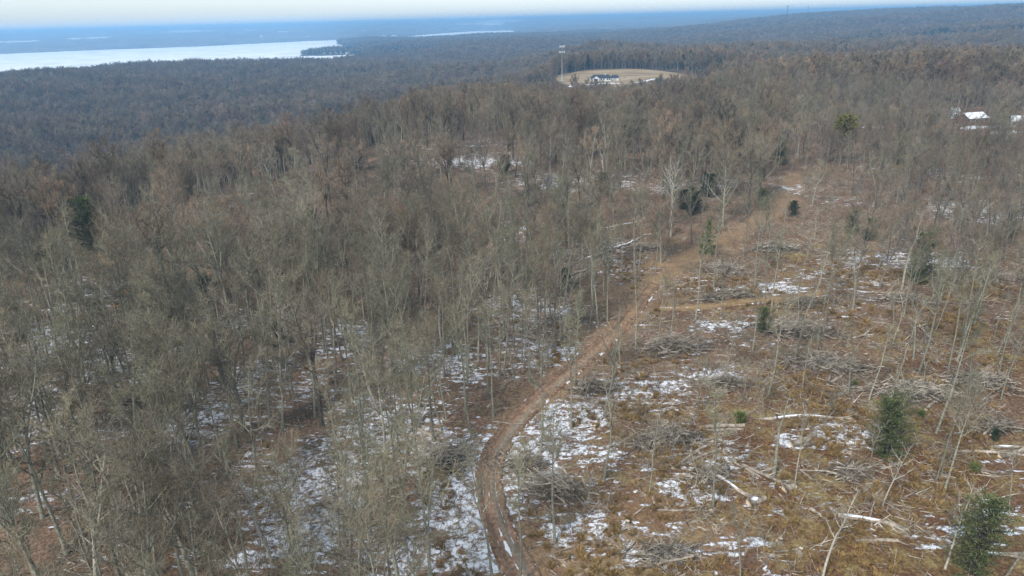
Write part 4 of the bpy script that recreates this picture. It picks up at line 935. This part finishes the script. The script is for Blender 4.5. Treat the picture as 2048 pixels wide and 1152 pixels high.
LOGS = [
 ((1583, 893), (1618, 882), .36, 'short thick pale log with a snow cap in the clearing', 1, 0), ((1568, 983), (1590, 976), .33, 'short cut log at the right end of the long branch pile', 1, 0),
 ((1497, 1010), (1530, 1000), .33, 'thick pale cut log end below the branch pile', 1, 0), ((1415, 1012), (1420, 1022), .22, 'tiny upright looking cut block below the snowy branches', 0, 0),
 ((1345, 937), (1425, 885), .17, 'longest of the bare pinkish logs fanned below the dark brush pile', 0, 0), ((1352, 935), (1440, 898), .14, 'lower bare log of the fan below the dark brush pile', 0, 0),
 ((1318, 916), (1400, 905), .12, 'left bare log of the fan below the dark brush pile', 0, 0), ((1370, 895), (1430, 876), .13, 'bare log lying over the fan of branches', 0, 0),
 ((1400, 856), (1488, 852), .20, 'pale log lying level left of the small green bush', 0, 0), ((1408, 863), (1486, 859), .15, 'second pale log close below the level one left of the green bush', 0, 0),
 ((1370, 868), (1398, 893), .18, 'grey split log standing askew on the dark brush pile', 0, 0), ((1480, 930), (1585, 980), .16, 'long thin trunk running down to the short cut log', 0, 8),
 ((1466, 925), (1520, 955), .14, 'grey pole at the upper end of the long branch pile', 0, 0), ((1405, 940), (1500, 998), .17, 'long trunk running down to the thick cut log end', 1, 8),
 ((1520, 838), (1705, 838), .15, 'long level fallen trunk between the bush and the round cedar', 1, 10), ((1675, 1032), (1815, 1062), .19, 'long branching fallen trunk with snow in the lower right', 1, 14),
 ((1712, 1083), (1796, 1083), .16, 'whitish fallen pole with snow at the bottom right', 1, 2), ((1620, 1018), (1675, 1060), .12, 'thin broken trunk left of the long branching one', 0, 6),
 ((1665, 925), (1720, 950), .15, 'broken reddish trunk piece by the fanned brush pile', 1, 3), ((1640, 970), (1600, 940), .07, 'thin pole on the grass right of the snag', 0, 0),
 ((1310, 1022), (1415, 1022), .09, 'thin level pole below the snowy branches', 0, 4), ((1375, 1005), (1418, 1020), .10, 'short pole crossing the thin level pole', 0, 0),
 ((1300, 1120), (1395, 1112), .18, 'snow covered log at the bottom of the clearing', 1, 4), ((1315, 1152), (1345, 1122), .16, 'thick grey log slanting to the bottom edge', 0, 0),
 ((1130, 795), (1240, 805), .13, 'pinkish log lying level right of the track', 0, 0), ((1125, 935), (1170, 1005), .11, 'curved bare trunk right of the spiky brush pile', 0, 2),
 ((1165, 955), (1180, 1000), .08, 'bare forked branch right of the curved trunk', 0, 1), ((800, 850), (880, 880), .20, 'fallen trunk in the snowy woods left of the track', 0, 5),
 ((815, 870), (900, 905), .18, 'second fallen trunk leading to the dark brush pile left of the track', 0, 3), ((1000, 665), (1120, 690), .20, 'fallen trunk on snow beneath the middle trees', 0, 6),
 ((1010, 655), (1070, 672), .14, 'thinner fallen trunk above the one on snow', 0, 0), ((1130, 535), (1300, 470), .22, 'long fallen trunk slanting up to the broad pale tree', 1, 12), ((1120, 560), (1230, 520), .20, 'lower long fallen trunk left of the track', 0, 10),
 ((1200, 460), (1290, 440), .15, 'fallen trunk in the leaf litter behind the broad pale tree', 1, 4), ((1820, 635), (1870, 690), .13, 'bent fallen tree arching on the orange ground at right', 0, 10),
 ((1700, 680), (1745, 670), .14, 'fallen trunk right of the dark tangled heap', 0, 6), ((1655, 770), (1690, 748), .17, 'pale V shaped log, right arm', 0, 0), ((1655, 770), (1662, 740), .15, 'pale V shaped log, left arm', 0, 0),
 ((1850, 820), (1895, 785), .16, 'bright bare pole leaning on the brush below the grey tree', 0, 2), ((1915, 905), (2048, 912), .15, 'long level fallen trunk near the right edge', 0, 8), ((2000, 915), (2060, 900), .24, 'thick mossy log at the right edge', 0, 2),
 ((1985, 895), (2060, 897), .17, 'grey log above the thick one at the right edge', 1, 0), ((1900, 985), (1990, 1000), .12, 'thin trunk on snow in the lower right', 1, 6), ((1960, 1110), (2060, 1112), .16, 'snowy trunk near the bottom right corner', 1, 3),
 ((1740, 585), (1800, 588), .13, 'low trunk at the end of the side track', 0, 3), ((1440, 632), (1560, 612), .10, 'thin pole beside the side track', 0, 4), ((20, 608), (60, 606), .25, 'fallen log at the left edge on orange leaves', 0, 2),
 ((150, 592), (200, 600), .22, 'fallen log among brush in the left woods', 1, 5), ((210, 780), (290, 805), .16, 'fallen trunk in the dense left stand', 0, 6), ((640, 1010), (740, 1040), .15, 'fallen trunk on snow in the lower left stand', 0, 6),
 ((700, 900), (780, 890), .13, 'thin fallen trunk among the lower left trees', 0, 4), ((1060, 1098), (1130, 1075), .07, 'thin stick on the sandy verge', 0, 1), ((1550, 1105), (1640, 1090), .08, 'thin pole in the dry grass at the bottom', 0, 3), ((1530, 740), (1570, 765), .09, 'thin pole on the orange ground above the bush', 0, 2)]
for p0, p1, r, lab, sn, br in LOGS: log(p0, p1, r, lab, 'fallen_trunk' if br > 1 else 'log', 'fallen trunk' if br > 1 else 'log', bool(sn), br, lift=.25 if br > 4 else 0)
# tree stumps
STUMPS = [(1188, 858, 'stump right of the tall grey tree by the track'), (1500, 803, 'pale rooty stump above the small green bush'), (1345, 815, 'stump with snow beside it left of the pole'), (1255, 1050, 'low stump in the sandy grass'), (1560, 1085, 'stump with snow at the bottom of the clearing'), (1425, 830, 'stump near the level pale logs'), (1600, 1105, 'low stump right of the snowy stump'), (1700, 905, 'stump between the short thick log and the round cedar')]
for k, (px, py, lab) in enumerate(STUMPS):
    g = at(px, py); o = empty('stump', g, k); tag(o, lab, 'stump'); b = MB()
    b.tube([(0, 0, -.2), (0, 0, .08), (0, 0, .25), (.02, 0, .55)], [.42, .34, .27, .25], 10, 0, 2); b.build('trunk', [M_log, M_cut], o, True)
    b = MB()
    for a in range(5): b.tube([(0, 0, .12), (.35 * math.cos(a * 1.25), .35 * math.sin(a * 1.25), .05), (.65 * math.cos(a * 1.25), .65 * math.sin(a * 1.25), -.1)], [.13, .09, .03], 5)
    b.build('roots', [M_log], o, True)

# ------------------------------------------------------------------ the near woods: one object per tree
X, Y = scatter(-320, 320, 34, 460, 2.6, 11, keep_near)
HA = np.array(HAND)
# relax: drop those too close to one another or to hand placed things
o_ = np.argsort(np.hypot(X, Y)); X, Y = X[o_], Y[o_]
px, py = project(X, Y, height(X, Y)); S = spacing(np.nan_to_num(px, nan=-500), np.nan_to_num(py, nan=1400), X, Y, np.hypot(X, Y))
keep = []; cellm = {}
for i in range(len(X)):
    c = (int(X[i] // 8), int(Y[i] // 8)); ok = True; lim = min(7.5, S[i] * .62)
    for dx in (-1, 0, 1):
        for dy in (-1, 0, 1):
            for j in cellm.get((c[0] + dx, c[1] + dy), ()):
                if (X[i] - X[j]) ** 2 + (Y[i] - Y[j]) ** 2 < lim * lim: ok = False; break
            if not ok: break
        if not ok: break
    if ok and len(HA) and np.min((HA[:, 0] - X[i]) ** 2 + (HA[:, 1] - Y[i]) ** 2) < 3.0 ** 2: ok = False
    if ok: keep.append(i); cellm.setdefault(c, []).append(i)
X, Y, S, px, py = X[keep], Y[keep], S[keep], px[keep], py[keep]
D = np.hypot(X, Y); Z = height(X, Y)
tx, ty = project(X, Y, Z + 19)
rg = np.random.default_rng(5)
seen = (np.nan_to_num(tx, nan=-999) > -30) & (np.nan_to_num(tx, nan=-999) < 2078) & (np.nan_to_num(ty, nan=9999) < 1190)
front = np.where(seen)[0]; NT = 300 - sum(1 for q in bpy.data.objects if q.name.startswith('bare_tree'))
sel = list(front[:NT]); selset = set(sel)
print('near stems', len(X), 'singled', len(sel), 'to distance', D[sel[-1]] if sel else 0)
def pick_kind(i, x, y, pxx, pyy, u, v):
    txx = np.interp(pyy, [350, 385, 452, 520, 598, 695, 795, 885, 930, 985, 1120, 1300], [1585, 1580, 1500, 1370, 1283, 1195, 1078, 995, 972, 970, 1030, 1130])
    if pxx > txx and pyy > (430 if pxx < 1700 else 640):
        return ('pole', int(v * 5)) if u < .68 else ('tall', (4, 7)[int(v * 2)])
    if u < .022: return 'pale', int(v * 2)
    if pyy > 540 and -20 < txx - pxx < 330 and u < .80: return 'tall', (4, 7, 4, 1, 7)[int(v * 5)]
    if pxx < 1560 and u < (.58 if pyy < 480 else .30 if pyy < 620 else .07): return 'broad', int(v * 3)
    if u > .90: return 'pole', int(v * 3)
    if pyy > 600: return 'tall', (0, 1, 3, 4, 6, 7, 5, 1, 4, 7)[int(v * 10)]
    return ('slim' if (v * 37) % 1 < .75 else 'tall'), int(v * 8)
names = {'slim': ('tall brown tree', 'tall slim brown tree', 'forked tall brown tree', 'twin stemmed brown tree', 'full crowned brown tree', 'forked slim brown tree', 'thin brown tree', 'small crowned brown tree'), 'tall': ('tall grey tree', 'tall slim grey tree', 'forked tall grey tree', 'twin stemmed grey tree', 'thin tall grey tree', 'full crowned tall grey tree', 'forked slim grey tree', 'thin small crowned tree'),
         'broad': ('broad forked grey tree', 'broad crowned grey tree', 'broad dark tree'), 'pole': ('thin bare pole tree',) * 5, 'pale': ('pale forked tree', 'pale sparse tree')}
made = []
for i in sel:
    u, v = rg.uniform(), rg.uniform(); qx = px[i] if px[i] == px[i] else tx[i]; qy = py[i] if py[i] == py[i] else 1400
    kd, vi = pick_kind(i, X[i], Y[i], qx, qy, u, v)
    o = plant(kd, vi, X[i], Y[i], rg.uniform(.82, 1.12) * (.8 if qx > 1600 and qy < 640 else 1), rg.uniform(0, 6.28), abs(rg.normal()) * .07, rg.uniform(0, 6.28))
    made.append((o, kd, vi, qx, qy))
# labels: kind of tree + where it stands, counted from the left within its band of the view
bands = [(0, 640, 'beyond picture middle'), (640, 760, 'at picture middle'), (760, 860, 'above bend level'), (860, 950, 'level with bend'), (950, 1040, 'just below bend'), (1040, 1160, 'along bottom edge'), (1160, 9999, 'rooted below picture')]
cols = [(-9999, 170, 'by left edge'), (170, 340, 'far left stand'), (340, 510, 'inside left stand'), (510, 680, 'snowy left stand'), (680, 850, 'middle stand'), (850, 1130, 'near the track'), (1130, 1500, 'right of track'), (1500, 1800, 'right clearing'), (1800, 9999, 'toward right edge')]
ordn = ['first', 'second', 'third', 'fourth', 'fifth', 'sixth', 'seventh', 'eighth', 'ninth', 'tenth', 'eleventh', 'twelfth']
cells = {}
for o, kd, vi, qx, qy in made:
    r_ = next(b for b in bands if b[0] <= qy < b[1])[2]; c_ = next(b for b in cols if b[0] <= qx < b[1])[2]; cells.setdefault((names[kd][vi], r_, c_), []).append((qx, o))
for (nm, r_, c_), L in cells.items():
    L.sort(key=lambda q: q[0])
    for k, (_, o) in enumerate(L):
        o['label'] = ('only %s in %s, %s' % (nm, c_, r_)) if len(L) == 1 else ('%s %s from left, %s, %s' % (ordn[min(k, 11)], nm, c_, r_)); o['group'] = 'bare trees of the near woods'
# the rest of the near woods
rest = np.array([i for i in range(len(X)) if i not in selset])
idx = []; kl = {'tall': 0, 'broad': 8, 'pale': 12, 'pole': 14, 'slim': 16}
for i in rest:
    kd, vi = pick_kind(i, X[i], Y[i], px[i] if px[i] == px[i] else 0, py[i] if py[i] == py[i] else 1200, rg.uniform(), rg.uniform())
    idx.append(kl[kd] + (vi % 2 if kd == 'pole' else vi))
n = len(rest); sc_ = rg.uniform(.8, 1.12, n) * np.where(np.nan_to_num(px[rest], nan=0) > 1600, .78, 1)
mw = make_woods('bare_woods', np.stack([X[rest], Y[rest], Z[rest] - .2], 1), np.stack([rg.normal(size=n) * .03, rg.normal(size=n) * .03, rg.uniform(0, 6.28, n)], 1), np.stack([sc_, sc_, sc_ * rg.uniform(.92, 1.08, n)], 1), idx, NEARK)
tag(mw, 'leafless grey brown woods behind the near trees', 'woods', kind='stuff')

# ------------------------------------------------------------------ the far woods
HO = np.array([(h[0], h[1], h[2]) for h in HOUSES])
def keep_far(lo, hi, cell, shore=15):
    def f(X, Y, rg):
        d = np.hypot(X, Y); k = (d > lo) & (d <= hi) & fov(X, Y, 3.5); k &= ~in_field(X, Y)
        xs, ys = X[k], Y[k]; kk = np.ones(len(xs), bool)
        if hi > 1200: kk &= lake_sd(xs, ys) > shore
        for h in HO: kk &= np.hypot(xs - h[0], ys - h[1]) > h[2] * .8
        for fx_, fy_, rx_, ry_, ro in FARF:
            dx, dy = xs - fx_, ys - fy_; a = dx * math.cos(ro) + dy * math.sin(ro); c = -dx * math.sin(ro) + dy * math.cos(ro); kk &= np.hypot(a / rx_, c / ry_) > 1
        k[np.where(k)[0]] = kk; return k
    return f
def far_woods(name, lo, hi, cell, seed, label, zs=1.0, xs=1.0, kinds=None, ever=.02):
    X, Y = scatter(-hi * .7, hi * .7, lo * .7, hi, cell, seed, keep_far(lo, hi, cell)); n = len(X); rg = np.random.default_rng(seed); Z = height(X, Y)
    s = rg.uniform(.78, 1.18, n) * (1 + .18 * fbm(X / 60, Y / 60, 3, 2)); kn = kinds or FARK
    rot = np.stack([rg.normal(size=n) * .04, rg.normal(size=n) * .04, rg.uniform(0, 6.28, n)], 1)
    idx = rg.integers(0, len(kn) - 1, n)
    eg = (rg.uniform(0, 1, n) < ever) & (fbm(X / 300, Y / 300, 90, 2) > 0.05) | ((fbm(X / 260, Y / 260, 93, 3) > .42) & (rg.uniform(0, 1, n) < .6))
    if lo > 1200: eg |= (lake_sd(X, Y) < 260) & (rg.uniform(0, 1, n) < .5) & (X > -1000) & (Y > 2350) & (Y < 4200)
    idx = np.where(eg, len(kn) - 1, idx); print(name, n)
    o = make_woods(name, np.stack([X, Y, Z - .3], 1), rot, np.stack([s * xs, s * xs, s * zs], 1), idx, kn)
    tag(o, label, 'woods', kind='stuff')
m_ev = joined(*conifer(71, 17, 3.6, 900, 'far_pine', 'cone', M_holly, .15, .1, 1.0), 'far_pine')
FK = FARK + [m_ev]
far_woods('valley_woods', 458, 1150, 7.2, 21, 'bare brown woods filling the valley and rise beyond the near trees', kinds=FK)
far_woods('shore_woods', 1150, 2400, 8.5, 22, 'bluish bare woods stretching to the near shore of the lake', kinds=FK, xs=1.1)
far_woods('distant_woods', 2400, 5200, 15.0, 23, 'hazy blue woods around the lake arm and on the far hills', kinds=FK, xs=1.75, zs=.95, ever=.05)
# beyond five kilometres: the treetops as one rough canopy
azs = np.radians(np.arange(-43, 43.01, .16)); r2 = [5150]
while r2[-1] < 19500: r2.append(r2[-1] * 1.0055)
RR, AA = np.meshgrid(np.array(r2), azs, indexing='ij'); CX, CY = RR * np.sin(AA), RR * np.cos(AA); jit = np.random.default_rng(3)
CX = CX + jit.normal(size=CX.shape) * RR * .0007; CY = CY + jit.normal(size=CX.shape) * RR * .0012
H0 = height(CX, CY); sd = lake_sd(CX, CY); ff = np.full(CX.shape, 9.0)
for fx_, fy_, rx_, ry_, ro in FARF:
    dx, dy = CX - fx_, CY - fy_; a = dx * math.cos(ro) + dy * math.sin(ro); c = -dx * math.sin(ro) + dy * math.cos(ro); ff = np.minimum(ff, np.hypot(a / rx_, c / ry_))
lift = 13 + jit.uniform(-4, 4, CX.shape) + 5 * fbm(CX / 160, CY / 160, 61, 2) + 14 * fbm(CX / 700, CY / 900, 62, 2) * np.clip((RR - 9000) / 5000, 0, 1)
lift = np.where((sd > 25) & (ff > 1.02), lift, -12.0)
M_can = plain('far_tree_tops', (0.15, 0.138, 0.115), .35, .95, .006)
tag(link('far_canopy', grid_mesh('far_canopy', CX, CY, H0 + lift, [M_can])), 'blue wooded hills of the far shore up to the horizon', 'woods', kind='stuff')

# ------------------------------------------------------------------ undergrowth and litter on the floor of the woods
def sprig(seed, n, L, wd, flat=False, mt=None):
    rg = np.random.default_rng(seed); b = MB()
    for k in range(n):
        a = rg.uniform(0, 6.28); e = rg.uniform(.0, .25) if flat else rg.uniform(.5, 1.4); d = unit(np.array((math.cos(a) * math.cos(e), math.sin(a) * math.cos(e), math.sin(e))))
        p = np.array((rg.normal() * .25 * L, rg.normal() * .25 * L, .03 if not flat else rg.uniform(.02, .12)))
        if flat: P, D_, R_ = limb(rg, p, d, L * rg.uniform(.6, 1.6), wd, 3, -.02, .18); b.tube(P, R_, 3, 0)
        else: P, D_ = [p, p + d * L * .4, p + d * L * .7], [d, d, d]
        if not flat: b.twig(p, d, L * rg.uniform(.7, 1.3), wd * 1.5, rg, 0)
        for q in range(3 if not flat else 2): b.twig(P[rg.integers(1, 3)], unit(d + rg.normal(size=3) * .5), L * .6, wd, rg, 0)
    return b.mesh('sprig', [mt])
M_straw = wood_mat('straw', (0.16, 0.10, 0.04), (0.36, 0.25, 0.11), .3, 3)[0]
UND = [sprig(81, 16, 1.6, .03, False, M_twig), sprig(82, 12, 2.2, .035, False, M_twig), sprig(83, 10, 1.2, .03, False, M_stick)]
DEB = [sprig(84, 5, 1.6, .045, True, M_stick), sprig(85, 3, 2.6, .06, True, M_log), sprig(86, 8, 1.0, .03, True, M_stick)]
GRS = [sprig(87, 16, .42, .05, False, M_straw), sprig(88, 22, .55, .05, False, M_straw)]
def floor_cover(name, cell, seed, meshes, label, cat, dens, smin=.6, smax=1.3, dmax=300):
    def kf(X, Y, rg):
        d = np.hypot(X, Y); k = (d > 45) & (d < dmax) & fov(X, Y, 2) & (dline(X, Y, TRACK) > 2.9) & (dline(X, Y, SIDE) > 1.9)
        return k & (rg.uniform(0, 1, X.shape) < dens(X, Y))
    X, Y = scatter(-dmax * .75, dmax * .75, 35, dmax, cell, seed, kf); n = len(X); rg = np.random.default_rng(seed); print(name, n)
    s = rg.uniform(smin, smax, n)
    o = make_woods(name, np.stack([X, Y, height(X, Y) - .02], 1), np.stack([0 * s, 0 * s, rg.uniform(0, 6.28, n)], 1), np.stack([s, s, s], 1), rg.integers(0, len(meshes), n), meshes)
    tag(o, label, cat, kind='stuff')
gb = lambda X, Y: np.clip(blobs(X, Y, GRASS), 0, 1)
floor_cover('undergrowth', 2.2, 31, UND, 'thin bare undergrowth twigs on the floor of the woods', 'undergrowth', lambda X, Y: np.clip(.45 - gb(X, Y) * .38 + fbm(X / 20, Y / 20, 4, 2) * .5, .02, .9))
floor_cover('fallen_sticks', 1.5, 32, DEB, 'fallen sticks and branches scattered over leaves and snow', 'sticks', lambda X, Y: np.clip(.34 + gb(X, Y) * .22 + fbm(X / 12, Y / 12, 14, 2) * .7, .05, .8), .5, 1.4, 260)
floor_cover('dry_grass', .75, 33, GRS, 'tufts of dry yellow brown grass in the clearing', 'grass', lambda X, Y: np.clip(gb(X, Y) * .5 + fbm(X / 9, Y / 9, 24, 2) * .7 - .2, 0, .7), .6, 1.5, 170)

# ------------------------------------------------------------------ haze over the whole country
hb = MB(); hb.box((0, 8000, (90 - 70) / 2), (60000, 60000, 90 + 70)); 
m = bpy.data.materials.new('haze_air'); m.use_nodes = True; t = m.node_tree; t.nodes.clear(); oo = t.nodes.new('ShaderNodeOutputMaterial'); pv = t.nodes.new('ShaderNodeVolumePrincipled')
pv.inputs['Color'].default_value = (0.31, 0.60, 0.96, 1); pv.inputs['Density'].default_value = 0.00020; pv.inputs['Anisotropy'].default_value = 0.0
t.links.new(pv.outputs[0], oo.inputs['Volume'])
tag(hb.build('haze', [m]), kind='stuff')
